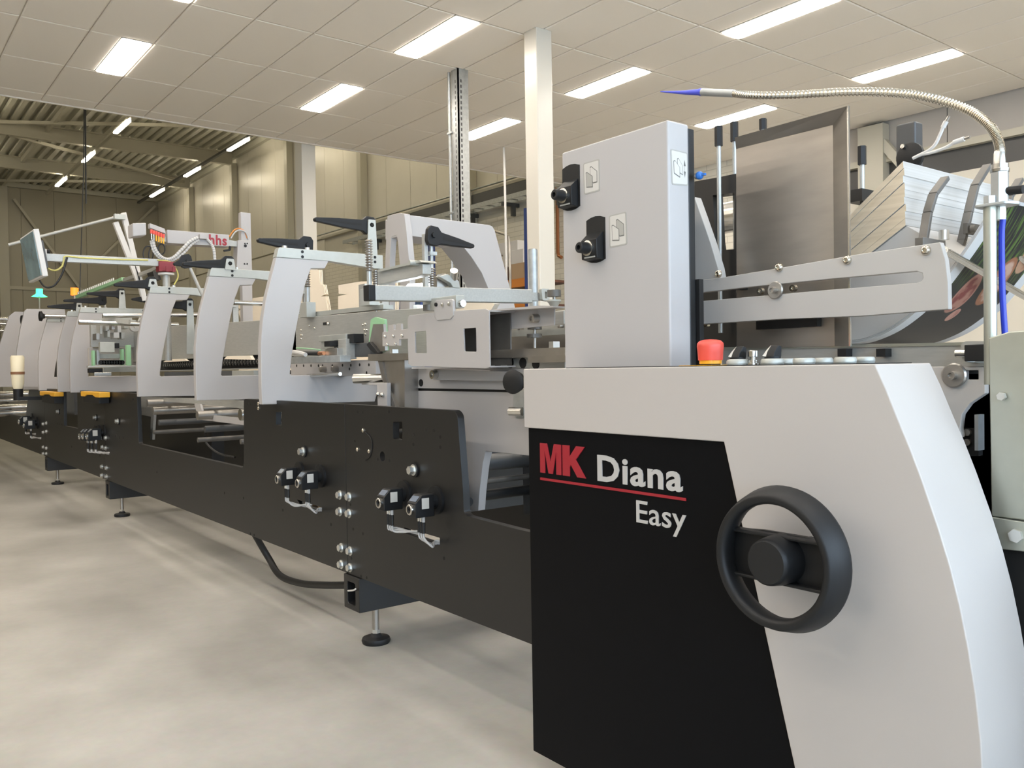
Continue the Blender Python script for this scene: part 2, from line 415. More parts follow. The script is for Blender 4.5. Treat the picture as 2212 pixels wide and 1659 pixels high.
# hall beyond: back wall with panels and pilasters, far wall, roof
wall = struct(MB().box((XF-.3, YB+.06, 0), (XR, YB+.3, 10.2)).build('wall_back', M['beam'], smooth=0))
cache = {}
def piece(name, key, maker, loc, m, parent):
    if key not in cache: cache[key] = maker().build(name, m, parent, smooth=0); o = cache[key]
    else: o = cache[key].copy(); COL.objects.link(o); o.parent = parent
    o.location = Vector(loc)-parent.location; return o
PW = 4.93/4
for i in range(24):
    x0 = XF+PW*i
    piece('wall_panel', 'wp', lambda: MB().box((.006, 0, 0), (PW-.006, .06, 4.6)), (x0, YB, 5.28), M['wall'], wall)
for i in range(24, 36):
    x0 = XF+PW*i
    piece('wall_panel', 'wp2', lambda: MB().box((.006, 0, 0), (PW-.006, .06, .55)), (x0, YB, 4.10), M['grey'], wall)
MB().box((XF-.1, YB-.01, 0), (-24, YB+.06, 5.22)).build('lower_panel', M['wall'], wall, smooth=0)
MB().box((-24, YB-.01, 0), (-7.2, YB+.06, 4.62)).build('block_wall', M['brick'], wall, smooth=0)
MB().box((-24, YB+.0, 4.62), (-7.2, YB+.06, 5.22)).build('upper_band', M['wall'], wall, smooth=0)
MB().box((-7.2, YB-.01, 0), (XR, YB+.06, 3.72)).build('lower_panel', M['wall'], wall, smooth=0)
MB().box((-7.2, YB-.10, 4.02), (XR, YB+.06, 4.11)).build('ledge', M['beam'], wall, smooth=0)
MB().box((-7.2, YB-.0, 3.72), (XR, YB+.06, 4.02)).build('dark_band', M['darkgrey'], wall, smooth=0)  # flat dark grey strip between lower panel and ledge
MB().box((-21.5, YB-.16, 4.98), (-7.2, YB-.0, 5.2)).build('dark_band', M['darkgrey'], wall, smooth=0)  # dark grey strip standing out from the wall
MB().box((-24, YB-.12, 5.22), (-7.2, YB+.06, 5.28)).build('ledge', M['beam'], wall, smooth=0)
for k in range(1, 6):
    x = XF+4.93*k+.1
    struct(MB().box((x-.11, YB-.22, 0), (x+.11, YB-.01, 8.9 if k < 5 else 8.0)).build('column', M['beam'], smooth=0))
MB().box((-16.4, YB-.22, 4.0), (-16.1, YB-.01, 8.0)).build('pilaster', M['beam'], wall, smooth=0)
MB().bar(at(1900, 300, y=YB-.1), at(2060, 480, y=YB-.1), .12, .1, up=(0, 1, 0)).build('diagonal_brace', M['beam'], wall, smooth=0)
MB().box((-6.62, YB-.18, 0), (-6.25, YB-.01, 4.55)).build('pilaster', M['beam'], wall, smooth=0)
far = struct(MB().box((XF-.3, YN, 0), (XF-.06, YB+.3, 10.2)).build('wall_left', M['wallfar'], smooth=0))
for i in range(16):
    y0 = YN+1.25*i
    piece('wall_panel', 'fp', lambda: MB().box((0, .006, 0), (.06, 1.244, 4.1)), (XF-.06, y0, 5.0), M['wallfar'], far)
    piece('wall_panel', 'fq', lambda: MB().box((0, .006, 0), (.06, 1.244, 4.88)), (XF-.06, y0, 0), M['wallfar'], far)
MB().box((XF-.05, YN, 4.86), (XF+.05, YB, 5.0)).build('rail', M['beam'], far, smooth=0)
MB().box((XF, 5.15, 0), (XF+.2, 5.5, 9.1)).build('pilaster', M['beam'], far, smooth=0)
for a, b in (((30, 430), (185, 640)), ((335, 445), (215, 560))):
    MB().bar(at(*a, x=XF+.12), at(*b, x=XF+.12), .1, .12, up=(1, 0, 0)).build('brace', M['beam'], far, smooth=0)
# corrugated roof deck (ribs along the hall)
b = MB(); y = -6.0; prof = []
while y < YB:
    prof += [(y, 9.42), (y+.10, 9.42), (y+.135, 9.30), (y+.265, 9.30), (y+.30, 9.42)]; y += .30
n = len(prof)
for xa, xb in ((XF, -11.8),):
    b.add([(xa, p[0], p[1]) for p in prof]+[(xb, p[0], p[1]) for p in prof], [(i, i+1, n+i+1, n+i) for i in range(n-1)])
b.box((XF-.3, YN, 9.5), (-11.8, YB+.3, 9.7)); b.box((XF, YN, 9.3), (-11.8, -5.8, 9.5)); b.box((-11.86, YN, CE+.3), (-11.8, YB, 9.7))
b.box((XF, YN, 9.12), (XF+.1, YB, 9.32)); b.box((XF, YB-.14, 9.1), (-11.8, YB, 9.32))
struct(b.build('ceiling', M['roof'], smooth=0))
for k in range(1, 6):
    x = XF+4.93*k+.1
    b = MB().box((x-.1, YN, 8.84), (x+.1, YB-.14, 8.88)).box((x-.02, YN, 8.88), (x+.02, YB-.14, 9.27)).box((x-.1, YN, 9.26), (x+.1, YB-.14, 9.3))
    struct(b.build('roof_beam', M['beam'], smooth=0))
b = MB()
for x0, y0, x1, y1 in ((XF, 3, XF+4.93, 11.3), (XF+4.93, 11.3, XF+9.86, 3), (XF+9.86, 3, XF+14.8, 11.3), (XF+14.8, 11.3, XF+19.7, 3)):
    b.bar((x0, y0, 9.1), (x1, y1, 9.1), .1, .1)
struct(b.build('roof_brace', M['beam'], smooth=0))
b = MB(); 
for yy in (3.2, 5.3):
    b.box((XF, yy, 9.1), (-11.9, yy+.1, 9.26))
struct(b.build('roof_purlin', M['beam'], smooth=0))
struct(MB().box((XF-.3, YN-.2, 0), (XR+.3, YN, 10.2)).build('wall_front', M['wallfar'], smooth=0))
# right wall with a daylight window band
b = MB().plate('x', XR, .2, rect(YN, 0, YB+.3, CE+.3), [rect(-4.5, .9, -1.2, 3.6), rect(-.8, .9, 2.5, 3.6), rect(2.9, .9, 6.2, 3.6)])
struct(b.build('wall_right', M['wall'], smooth=0))
for k, y0 in enumerate((-4.5, -.8, 2.9)):
    b = MB().plate('x', XR+.05, .06, rect(y0, .9, y0+3.3, 3.6), [rect(y0+.06, .96, y0+1.08, 3.54), rect(y0+1.14, .96, y0+2.16, 3.54), rect(y0+2.22, .96, y0+3.24, 3.54)])
    struct(b.build('window_%d' % (k+1), M['plasticw'], smooth=0))

# hall strip lights
for r, (yy, pxs) in enumerate((( -1, [(288, 265, 253, 290), (206, 333, 180, 352), (140, 387, 115, 403)]), (1, [(542, 304, 498, 328), (435, 366, 400, 383), (351, 411, 321, 426)]))):
    zz = 8.62
    t = thing('light_track', ('pale light track with three lit strips, %s row under the far roof' % ('left' if r == 0 else 'right')), 'light track', at(pxs[1][0], pxs[1][1], z=zz), 'light tracks in the far hall')
    ends = at(pxs[0][0], pxs[0][1], z=zz), at(pxs[2][2], pxs[2][3], z=zz); yv = (ends[0].y+ends[1].y)/2
    MB().box((XF+1.5, yv-.05, zz+.06), (-12, yv+.05, zz+.14)).build('rail', M['beam'] if r == 0 else M['darkgrey'], t, smooth=0)
    for i, q in enumerate(pxs):
        xa, xb = at(q[0], q[1], z=zz).x, at(q[2], q[3], z=zz).x
        MB().box((xb, yv-.065, zz+.01), (xa, yv+.065, zz+.06)).build('lit_strip', M['strip'], t, smooth=0)
    for i in range(3): MB().box((-23.9+4.6*i, yv-.065, zz+.01), (-22+4.6*i, yv+.065, zz+.06)).build('lit_strip', M['strip'], t, smooth=0)
    for x in (XF+5.03, XF+9.96, XF+14.9): MB().cyl((x, yv, zz+.14), (x, yv, 8.85), .01, 6).build('hanger', M['beam'], t)
for r, yy in enumerate((-.5, 2.8)):
    t = thing('light_track', 'light track with lit strips outside the picture', 'light track', (-27, yy, 8.6), 'light tracks in the far hall')
    MB().box((XF+1.5, yy-.05, 8.68), (-12, yy+.05, 8.76)).build('rail', M['beam'], t, smooth=0)
    for i in range(4): MB().box((-36+6*i, yy-.065, 8.63), (-34+6*i, yy+.065, 8.68)).build('lit_strip', M['strip'], t, smooth=0)
    for x in (XF+5.03, XF+9.96, XF+14.9): MB().cyl((x, yy, 8.76), (x, yy, 8.85), .01, 6).build('hanger', M['beam'], t)
for k, (y0, lab) in enumerate(((178, 'thin hanging cables from the roof, left of the lit strips'),)):
    pts = [Vector((-14, at(180, 150, x=-14).y, 9.4)), at(180, 150, x=-14), at(181, 330, x=-14), at(179, 420, x=-14), at(172, 640, x=-14)]
    tag(MB().tube(spline(pts, 6), .008, 6).tube(spline([Vector((-14, at(183, 150, x=-14).y, 9.4)), at(183, 150, x=-14), at(185, 360, x=-14), at(186, 440, x=-14)], 6), .013, 6).build('hanging_cable', M['darkgrey']), lab, 'cable')

# columns through the ceiling
def hcol(name, x, y, z1, w, m, lab):
    o = MB().box((x-w, y-w, 0), (x-w+.014, y+w, z1)).box((x+w-.014, y-w, 0), (x+w, y+w, z1)).box((x-w, y-.012, 0), (x+w, y+.012, z1)).build(name, m, smooth=0)
    struct(o); return o
o = struct(MB().box((-6.74, 5.44, 0), (-6.54, 5.64, CE)).build('column', M['col'], bevel=.012))
o = struct(MB().box((-12.15, 5.38, 0), (-11.9, 5.6, 9.0)).build('column', M['col'], bevel=.01))
post = thing('galvanised_post', 'tall grey galvanised slotted post rising to the ceiling left of the cream column', 'post', (-8.0, 5.46, 0))
pb = [at(*p, y=5.46) for p in ((963, 146), (993, 150))]
b = MB().box((-8.06, 5.46, 0), (-7.94, 5.475, CE)).box((-8.07, 5.46, 0), (-8.055, 5.60, CE)).box((-7.955, 5.46, 0), (-7.94, 5.60, CE))
b.build('channel', M['galv'], post, smooth=0)
b = MB()
for k in range(70): b.box((-7.9395, 5.49, .3+.06*k), (-7.939, 5.51, .335+.06*k)); b.box((-8.0, 5.459, .3+.06*k), (-7.985, 5.4595, .335+.06*k))
o = b.build('slots', M['darkgrey'], post, smooth=0); o['kind'] = 'stuff'
MB().cyl((-8.13, 5.47, 0), (-8.13, 5.47, CE), .018, 10).build('conduit', M['galv'], post)
b = MB()
for z in (3.9, 3.0, 2.2): b.box((-8.155, 5.445, z), (-8.06, 5.475, z+.02))
b.build('clamps', M['galv'], post, smooth=0)
# wall services
def wl(px, py, dy=.1): return at(px, py, y=YB-dy)
tag(MB().cyl(Vector((-26, YB-.16, 5.34)), Vector((-7.2, YB-.16, 5.30)), .022, 8).build('conduit', M['galv']), 'long thin conduit along the back wall ledge below the upper panels', 'pipe')
b = MB()
for k in range(40): b.box((-22+.42*k, YB-.42, 4.82), (-21.98+.42*k, YB-.12, 4.84))
b.box((-22, YB-.43, 4.80), (-7.2, YB-.41, 4.90)); b.box((-22, YB-.13, 4.80), (-7.2, YB-.11, 4.90))
t = thing('cable_tray', 'grey perforated cable tray on brackets along the back wall', 'cable tray', (-15, YB-.27, 4.8))
b.build('tray', M['galv'], t, smooth=0)
for k in range(6):
    x = -20.6+1.5*k; MB().box((x, YB-.45, 4.70), (x+.06, YB, 4.78)).box((x, YB-.2, 4.5), (x+.06, YB-.1, 4.7)).build('bracket', M['darkgrey'], t, smooth=0)
p = [wl(1203, 400), wl(1204, 470), wl(1205, 545), wl(1207, 553), wl(1213, 556)]
tag(MB().tube(p, .035, 8).build('copper_pipe', M['copper']), 'copper pipe running down the wall between the cream column and the white tower', 'pipe')
p0_ = at(1088, 318, z=4.6); Y7 = p0_.y
p = [at(1088, 318, z=4.6), at(1090, 372, y=Y7), at(1092, 480, y=Y7), at(1094, 600, y=Y7), Vector((p0_.x-.02, Y7, 0))]
tag(MB().tube(p, .018, 8).build('hanging_pipe', M['plasticw']), 'thin white pipe dropping from the ceiling between post and cream column', 'pipe')
p = [wl(1065, 498, 3), wl(1090, 506, 3), wl(1098, 512, 3), wl(1100, 525, 3), wl(1102, 600, 3), wl(1102, 660, 3)]
p.append(Vector((p[-1].x, p[-1].y, 0)))
tag(MB().tube(p, .022, 8).build('bent_tube', M['gsteel']), 'bent grey steel tube behind the white arch, beside the thin white pipe', 'tube')

# ================================================================== STORAGE behind
rk = thing('pallet_rack', 'blue and orange pallet rack by the back wall, left of the cream column', 'rack', (-10.5, 9.4, 0))
YK = 9.0
xa = at(1141, 500, y=YK).x; xa0 = at(1000, 600, y=YK).x - 1.0
for yy in (YK, YK+1.0):
    MB().box((xa-.05, yy-.05, 0), (xa+.05, yy+.05, at(1140, 450, y=YK).z)).build('upright', M['rblue'], rk, smooth=0)
for pz in (603, 656):
    z = at(1120, pz, y=YK).z
    MB().box((xa0, YK-.06, z-.14), (xa-.05, YK, z)).build('beam', M['orange'], rk, smooth=0)
    MB().box((xa0, YK, z-.04), (xa-.05, YK+1.0, z)).build('shelf', M['wood'], rk, smooth=0)
MB().box((xa0-.1, YK-.05, 0), (xa0, YK+.05, at(1140, 450, y=YK).z)).build('upright', M['rblue'], rk, smooth=0)
zs = at(1120, 603, y=YK).z
def boxpx(px0, py0, px1, py1, y, dep, m, name, lab, cat, grp=None):
    a, c = at(px0, py0, y=y), at(px1, py1, y=y)
    t = thing(name, lab, cat, ((a.x+c.x)/2, y+dep/2, min(a.z, c.z)), grp)
    x0, x1, z0, z1 = min(a.x, c.x), max(a.x, c.x), min(a.z, c.z), max(a.z, c.z)
    MB().box((x0, y, z0), (x1, y+dep, z1)).build('carton_body', m, t, bevel=.006)
    MB().box((x0+.01, y+dep/2-.03, z1), (x1-.01, y+dep/2+.03, z1+.002)).build('tape', M['kraft'] if m is not M['kraft'] else M['cream'], t, smooth=0)
    return t
boxpx(1098, 572, 1139, 601, YK, .6, M['kraft'], 'carton_box', 'brown carton box on the orange rack beam', 'box')
boxpx(1062, 572, 1097, 601, YK+.1, .6, M['wood'], 'carton_box', 'dark brown box beside the brown carton on the rack', 'box')
boxpx(1086, 545, 1130, 571, YK+.05, .5, M['plasticw'], 'white_box', 'white carton on top of the brown carton on the rack', 'box', 'white cartons on the rack')
boxpx(1074, 527, 1118, 545, YK+.1, .5, M['plasticw'], 'white_box', 'uppermost white carton on the rack behind the white arch', 'box', 'white cartons on the rack')
boxpx(1010, 572, 1060, 602, YK+.1, .5, M['plasticw'], 'white_box', 'white carton low on the rack, seen through the white arch', 'box', 'white cartons on the rack')
cr = thing('crate', 'dark blue grid crate seen under the metal tube, left of its bracket', 'crate', at(890, 690, y=5.0))
a, c = at(855, 640, y=5.0), at(912, 690, y=5.0)
MB().box((a.x, 5.0, c.z), (c.x, 5.4, a.z)).build('crate_body', M['bcrate'], cr, smooth=0)
MB().box((a.x, 5.0, 0), (a.x+.05, 5.4, c.z)).box((c.x-.05, 5.0, 0), (c.x, 5.4, c.z)).build('crate_leg', M['rblue'], cr, smooth=0)
for k in range(5):
    z = c.z+(a.z-c.z)*k/4; MB().box((a.x, 4.985, z-.008), (c.x, 5.0, z+.008)).build('rib', M['rblue'], cr, smooth=0)
for k in range(5):
    x = a.x+(c.x-a.x)*k/4; MB().box((x-.008, 4.98, c.z), (x+.008, 5.0, a.z)).build('rib', M['rblue'], cr, smooth=0)
def blank(pts, y, lab, th=.12):
    c = at(*pts[0], y=y)
    t = thing('carton_blanks', lab, 'carton blanks', (c.x, y, 0), 'cream carton blanks behind the machine')
    th = .03
    q = P2('y', y, pts)
    for k in range(3): MB().plate('y', y+th/3*k, th/3-.004, [(u+.004*(k-1), v) for u, v in q]).build('blank', M['cream'], t, smooth=0)
    x0_, x1_ = min(u for u, v in q), max(u for u, v in q); zb_ = min(v for u, v in q)
    MB().box((x0_, y-.1, .13), (x1_, y+.4, zb_)).build('blank_pile', M['cream'], t, smooth=0)
    for k in range(3): MB().box((x0_+(x1_-x0_-.1)*k/2, y-.1, 0), (x0_+(x1_-x0_-.1)*k/2+.1, y+.4, .11)).build('pallet_block', M['kraft'], t, smooth=0)
    MB().box((x0_-.02, y-.12, .11), (x1_+.02, y+.42, .13)).build('pallet_deck', M['kraft'], t, smooth=0)
    return t
def stand(t, x0, x1, y, z):
    MB().box((x0, y-.05, 0), (x1, y+.3, z)).build('pallet_block', M['wood'], t, smooth=0)
blank([(668, 583), (690, 583), (692, 614), (699, 615), (703, 636), (694, 640), (704, 640), (712, 690), (660, 800), (600, 800), (620, 600)], 3.35, 'cream carton blanks with a notched edge standing behind the first white arm')
blank([(731, 616), (780, 608), (852, 606), (856, 640), (853, 800), (731, 800), (731, 640), (750, 636), (732, 634)], 3.4, 'cream carton blanks left of the dark blue crate')
blank([(497, 652), (540, 645), (575, 640), (592, 670), (592, 800), (516, 800), (521, 692), (514, 672), (523, 668), (512, 665)], 3.95, 'cream carton blanks seen through the second white arm')

# ================================================================== MACHINE
FY = 1.80
# ---- frame sections
def bolt_at(b, x, y, z, r=.016, h=.014):
    b.cyl((x, y, z), (x, y-.004, z), r*1.35, 14); b.hexh((x, y-.004, z), (0, -1, 0), r, h)
def indicator(parent_thing, x, z, face, k=1.0, label=True):
    """position indicator: box with chamfered display, ring on the front, cables to the slot"""
    w, d, h = .062*k, .085*k, .085*k
    y0 = face-.03-d
    MB().lathe((x+.0, face, z+.012), (0, -1, 0), [(0, .055*k), (.012, .055*k), (.012, .03), (.03, .03)], 24).build('mounting_disc', M['rubber'], parent_thing)
    t = MB().plate('x', x-w/2, w, [(y0, z-h/2), (face-.03, z-h/2), (face-.03, z+h/2), (y0+.03*k, z+h/2), (y0, z+h/2-.03*k)]).build('position_indicator', M['rubber'], parent_thing, bevel=.003)
    MB().lathe((x, y0, z-.012*k), (0, -1, 0), [(0, .021*k), (.010, .021*k), (.012, .019*k), (.012, .014*k), (.004, .013*k)], 20).build('shaft_ring', M['chrome'], t)
    MB().lathe((x, y0, z-.012*k), (0, -1, 0), [(0, .0135*k), (.009, .0135*k), (.009, .007*k), (.002, .006*k)], 14).build('hollow_shaft', M['dark'], t)
    r = Matrix.Rotation(math.radians(45), 3, 'X')
    MB().cbox((x, y0+.015*k-.0007, z+h/2-.015*k+.0007), (w*.75, .026*k, .001), r).build('display', M['glassdisp'], t, smooth=0)
    if label: MB().box((x+w/2, y0+.028*k, z-h*.12), (x+w/2+.0008, y0+.06*k, z+h*.36)).build('sticker', M['sticker'], t, smooth=0)
    return t
def cables(parent, x, z, face, xe, ze, k=1.0):
    for i, dx in enumerate((-.012, .006, .022)):
        y = face-.075
        MB().cyl((x+dx*k, y, z-.04*k), (x+dx*k, y, z-.062*k), .006*k, 8).build('connector', M['chrome'] if i < 2 else M['gcable'], parent)
        MB().cyl((x+dx*k, y, z-.062*k), (x+dx*k, y, z-.105*k), .0065*k, 8).build('cable_sleeve', M['cable'], parent)
        p = [(x+dx*k, y, z-.10*k), (x+dx*k+.005, y, z-.125*k), (x+dx*k+.03*k, y+.02, ze+.01-.006*i), (xe-.02+.008*i, face-.012, ze+.006*(i-1)), (xe+.008*i, face+.01, ze+.006*(i-1))]
        MB().tube(spline(p, 5), .0042*k, 6).build('cable', M['gcable'], parent)
ZB, ZT = .322, 1.098
secs = []
# section A : feeder frame (right)
A = thing('frame_section', 'black steel side frame with two square indicators, right beside the black lettered console', 'machine frame', (-2.9, FY, ZB), 'black side frames of the machine')
xs1 = -3.571
out = P2('y', FY, [(748, 874), (880, 881), (980, 886.5), (988, 897), (1000, 1059), (1002, 1108), (1009, 1115)])
out = [(xs1+.002, ZB), (xs1+.002, ZT)] + rnd(out[1:], [.0, .02, .03, .02, .03, 0], 4) + [(-2.30, .70), (-1.78, .70), (-1.78, ZB)]
win = P2('y', FY, [(849, 911), (869, 911), (869, 951), (849, 948)])
slot = P2('y', FY, [(872, 1139), (950, 1162), (950, 1178), (876, 1152)])
wheelhole = circ(at(826, 986, y=FY).x, at(826, 986, y=FY).z, .022)
MB().plate('y', FY, .03, out, [rnd(win, .008, 3), rnd(slot, .004, 2), wheelhole]).build('side_plate', M['black'], A, bevel=.002)
# section B
B = thing('frame_section', 'black steel side frame with a wide rectangular cut-out under the white arms', 'machine frame', (-5.8, FY, ZB), 'black side frames of the machine')
xs2 = -8.185
outB = [(xs1-.002, ZB), (xs1-.002, ZT)] + [(-4.83, ZT), (-4.85, .70), (-7.085, .705), (-7.11, ZT+.0)] + [(xs2+.002, ZT), (xs2+.002, ZB)]
winB = P2('y', FY, [(596, 890), (608, 890), (608, 919), (596, 917)])
slotB = P2('y', FY, [(641, 1079), (695, 1096), (695, 1106), (648, 1090)])
MB().plate('y', FY, .03, rnd(outB, [0, 0, .02, .04, .02, .02, 0, 0], 4), [winB, rnd(slotB, .004, 2)]).build('side_plate', M['black'], B, bevel=.002)
# section C
C = thing('frame_section', 'black steel side frame with the three-indicator cluster and narrow slot, far left middle', 'machine frame', (-9.6, FY, ZB), 'black side frames of the machine')
xs3 = -11.08
outC = [(xs2-.002, ZB), (xs2-.002, ZT), (-9.296, ZT), (-9.31, .72), (-9.98, .72), (-9.97, ZT), (xs3+.002, ZT), (xs3+.002, ZB)]
MB().plate('y', FY, .03, outC).build('side_plate', M['black'], C, bevel=.002)
# section D
D = thing('frame_section', 'farthest black steel side frame at the left picture edge', 'machine frame', (-13.5, FY, ZB), 'black side frames of the machine')
outD = [(xs3-.002, ZB), (xs3-.002, ZT-.02), (-12.1, ZT-.02), (-12.4, .73), (-18, .70), (-18, ZB)]
MB().plate('y', FY, .03, outD).build('side_plate', M['black'], D, bevel=.002)
# seam bolts
for (T, xs, lst) in ((A, None, [(755, 1073), (755, 1109), (757, 1190), (757, 1226)]), (B, None, [(735, 1069), (735, 1105), (738, 1183), (738, 1219)]),
                     (C, None, [(221, 1008), (221, 1027), (222, 946), (222, 966)]), (B, None, [(231, 1011), (231, 1030), (229, 946), (229, 968)]),
                     (C, None, [(101, 914), (101, 932), (101, 968), (101, 980)]), (D, None, [(94, 916), (94, 934), (94, 966), (94, 980)])):
    for p in lst:
        q = at(*p, y=FY); b = MB(); bolt_at(b, q.x, FY, q.z); b.build('hex_bolt', M['bolt'], T)
for (T, p) in ((A, (897, 1015)), (B, (658, 975)), (C, (209, 902)), (C, (257, 910)), (C, (128, 889))):
    q = at(*p, y=FY); MB().lathe((q.x, FY, q.z), (0, -1, 0), [(0, .03), (.008, .03)], 20).build('washer', M['rubber'], T)
    b = MB(); bolt_at(b, q.x, FY-.008, q.z, .017, .02); b.build('hex_bolt', M['bolt'], T)
for (T, lst, r) in ((A, [(785, 930), (773, 971), (798, 975)], .009), (B, [(559, 872), (559, 882)], .011)):
    for p in lst: q = at(*p, y=FY); MB().lathe((q.x, FY, q.z), (0, -1, 0), [(0, r), (.004, r), (.008, r*.5)], 12).build('screw', M['screw'], T)
# small tapped holes
def holes(T, lst, r=.006):
    b = MB()
    for p in lst: q = at(*p, y=FY); b.cyl((q.x, FY+.001, q.z), (q.x, FY-.0006, q.z), r, 10)
    o = b.build('tapped_holes', M['dark'], T, smooth=0); o['kind'] = 'stuff'
holes(A, [(773, 890), (784, 891), (813, 888), (840, 889), (893, 939), (893, 960), (921, 929), (937, 930), (951, 944), (951, 966), (816, 992), (841, 995), (784, 1153), (959, 1206), (767, 953), (780, 1245), (792, 1248), (901, 1064), (757, 1090), (763, 1143), (759, 1206)], .007)
holes(B, [(536, 873), (542, 873), (526, 1076), (611, 1102), (715, 1133), (339, 1020), (485, 1065), (541, 1153), (549, 1156)], .008)
holes(C, [(236, 941), (258, 945), (266, 945), (250, 941), (155, 965), (216, 984), (124, 915), (129, 916), (134, 917), (288, 863)], .012)
# arc groove on A
q = [at(785, 930, y=FY-.001), at(800, 945, y=FY-.001), at(804, 962, y=FY-.001), at(800, 985, y=FY-.001), at(790, 994, y=FY-.001)]
MB().tube(spline(q, 5), .003, 6).build('arc_groove', M['dark'], A)
# indicators
qs = [at(853, 1078, y=FY-.06), at(921, 1092, y=FY-.06)]
for q in qs: indicator(A, q.x-.02, q.z, FY)
for q, e in zip(qs, ((912, 1150), (946, 1172))): e = at(*e, y=FY); cables(A, q.x-.02, q.z, FY, e.x, e.z)
qs = [at(628, 1029, y=FY-.06), at(673, 1037, y=FY-.06)]
for q in qs: indicator(B, q.x-.02, q.z, FY)
for q, e in zip(qs, ((668, 1092), (693, 1101))): e = at(*e, y=FY); cables(B, q.x-.02, q.z, FY, e.x, e.z)
for p in ((193, 938), (200, 938), (209, 938)): q = at(*p, y=FY-.06); indicator(C, q.x, q.z, FY, 1.25); 
for p in ((193, 938), (201, 938), (210, 938)): q = at(*p, y=FY-.06); cables(C, q.x, q.z, FY, q.x+.15, q.z-.16, 1.25)
for p in ((58, 908), (69, 916)): q = at(*p, y=FY-.06); indicator(D, q.x, q.z, FY, 1.3); cables(D, q.x, q.z, FY, q.x+.2, q.z-.16, 1.3)
# base tubes and levelling feet
def base(x, lab, lab2):
    t = thing('base_beam', lab, 'base beam', (x, FY, .16), 'square base beams across under the machine')
    MB().plate('y', FY-.01, 1.35, rect(x-.075, .165, x+.075, ZB-.002), [rnd(rect(x-.04, .19, x+.035, .29), .01, 3)]).build('square_tube', M['black'], t, bevel=.004)
    MB().box((x-.04, FY+.03, .19), (x+.035, FY+.035, .29)).build('end_inner', M['dark'], t, smooth=0)
    f = thing('levelling_foot', lab2, 'foot', (x+.02, 1.90, 0), 'round levelling feet of the machine')
    MB().lathe((x+.02, 1.90, 0), (0, 0, 1), [(0, .062), (.012, .066), (.024, .062), (.03, .03), (.045, .018)], 28).build('foot_pad', M['rubber'], f)
    MB().cyl((x+.02, 1.90, .04), (x+.02, 1.90, .166), .016, 12).build('threaded_stem', M['gsteel'], f)
    MB().hexh((x+.02, 1.90, .045), (0, 0, 1), .02, .016).build('hex_nut', M['bolt'], f)
base(-3.52, 'black square base beam under the seam nearest the console, with a white cable tie', 'nearest round levelling foot, below the first frame seam')
base(-8.1, 'black square base beam under the second frame seam', 'middle levelling foot, below the second frame seam')
base(-11.0, 'black square base beam under the third, farthest frame seam', 'farthest levelling foot on the left, below the third seam')
q = [at(578, 1165, y=1.95), at(580, 1205, y=1.95), at(605, 1243, y=1.95), at(650, 1260, y=1.95), at(700, 1264, y=1.95), at(752, 1264, y=1.95)]
q[0] = Vector((q[1].x-.005, 1.86, .325))
tag(MB().tube(spline(q, 8), .019, 10).build('corrugated_hose', M['cable']), 'black corrugated hose looping from under the frame to the near base beam', 'hose')
q = [at(752, 1276, y=FY-.015), at(764, 1275, y=FY-.02), at(768, 1272, y=FY-.02)]
tag(MB().tube(spline(q, 4), .004, 6).build('cable_tie', M['plasticw']), 'white cable tie on the end of the nearest base beam', 'cable tie')

# ---- white arms with clamp bars (profile in the cross plane)
AX = [-4.355, -5.415, -6.757, -9.17, -9.80, -10.9, -11.96]
prof = [(1.722, 1.079), (1.7195, 1.17), (1.7195, 1.26), (1.7215, 1.40), (1.735, 1.53), (1.757, 1.647), (1.787, 1.755), (1.815, 1.855)]
inner = [(2.118, 1.857), (2.092, 1.812), (2.010, 1.806), (1.976, 1.72), (1.945, 1.60), (1.915, 1.46), (1.890, 1.331), (1.878, 1.235)]
def lever(parent, x, y, z, ang=0, sgn=-1, L=.30):
    """black clamp lever pivoting on a cross bolt"""
    pts = [(.0, .034), (.026, .034), (.05, .018), (L*.6, .012), (L, .003), (L+.006, -.004), (L, -.012), (L*.5, -.022), (.05, -.026), (.028, -.036), (-.02, -.036), (-.034, -.02), (-.034, .02), (-.02, .034)]
    pts = [(u, v*1.45) for u, v in pts]
    ca, sa = math.cos(ang), math.sin(ang)
    o = [(y+sgn*(u*ca-v*sa), z+u*sa+v*ca) for u, v in pts]
    m = MB().plate('x', x-.016, .032, o).build('lever', M['rubber'], parent, bevel=.005)
    MB().hexh((x+.016, y, z), (1, 0, 0), .014, .012).build('pivot_bolt', M['rubber'], m)
    g = [(y+sgn*(u*ca-v*sa), z+u*sa+v*ca) for u, v in ((.06, -.012), (L*.86, -.007), (L*.86, -.002), (.06, .004))]
    MB().plate('x', x+.0155, .001, g).build('groove', M['dark'], m, smooth=0)
    return m
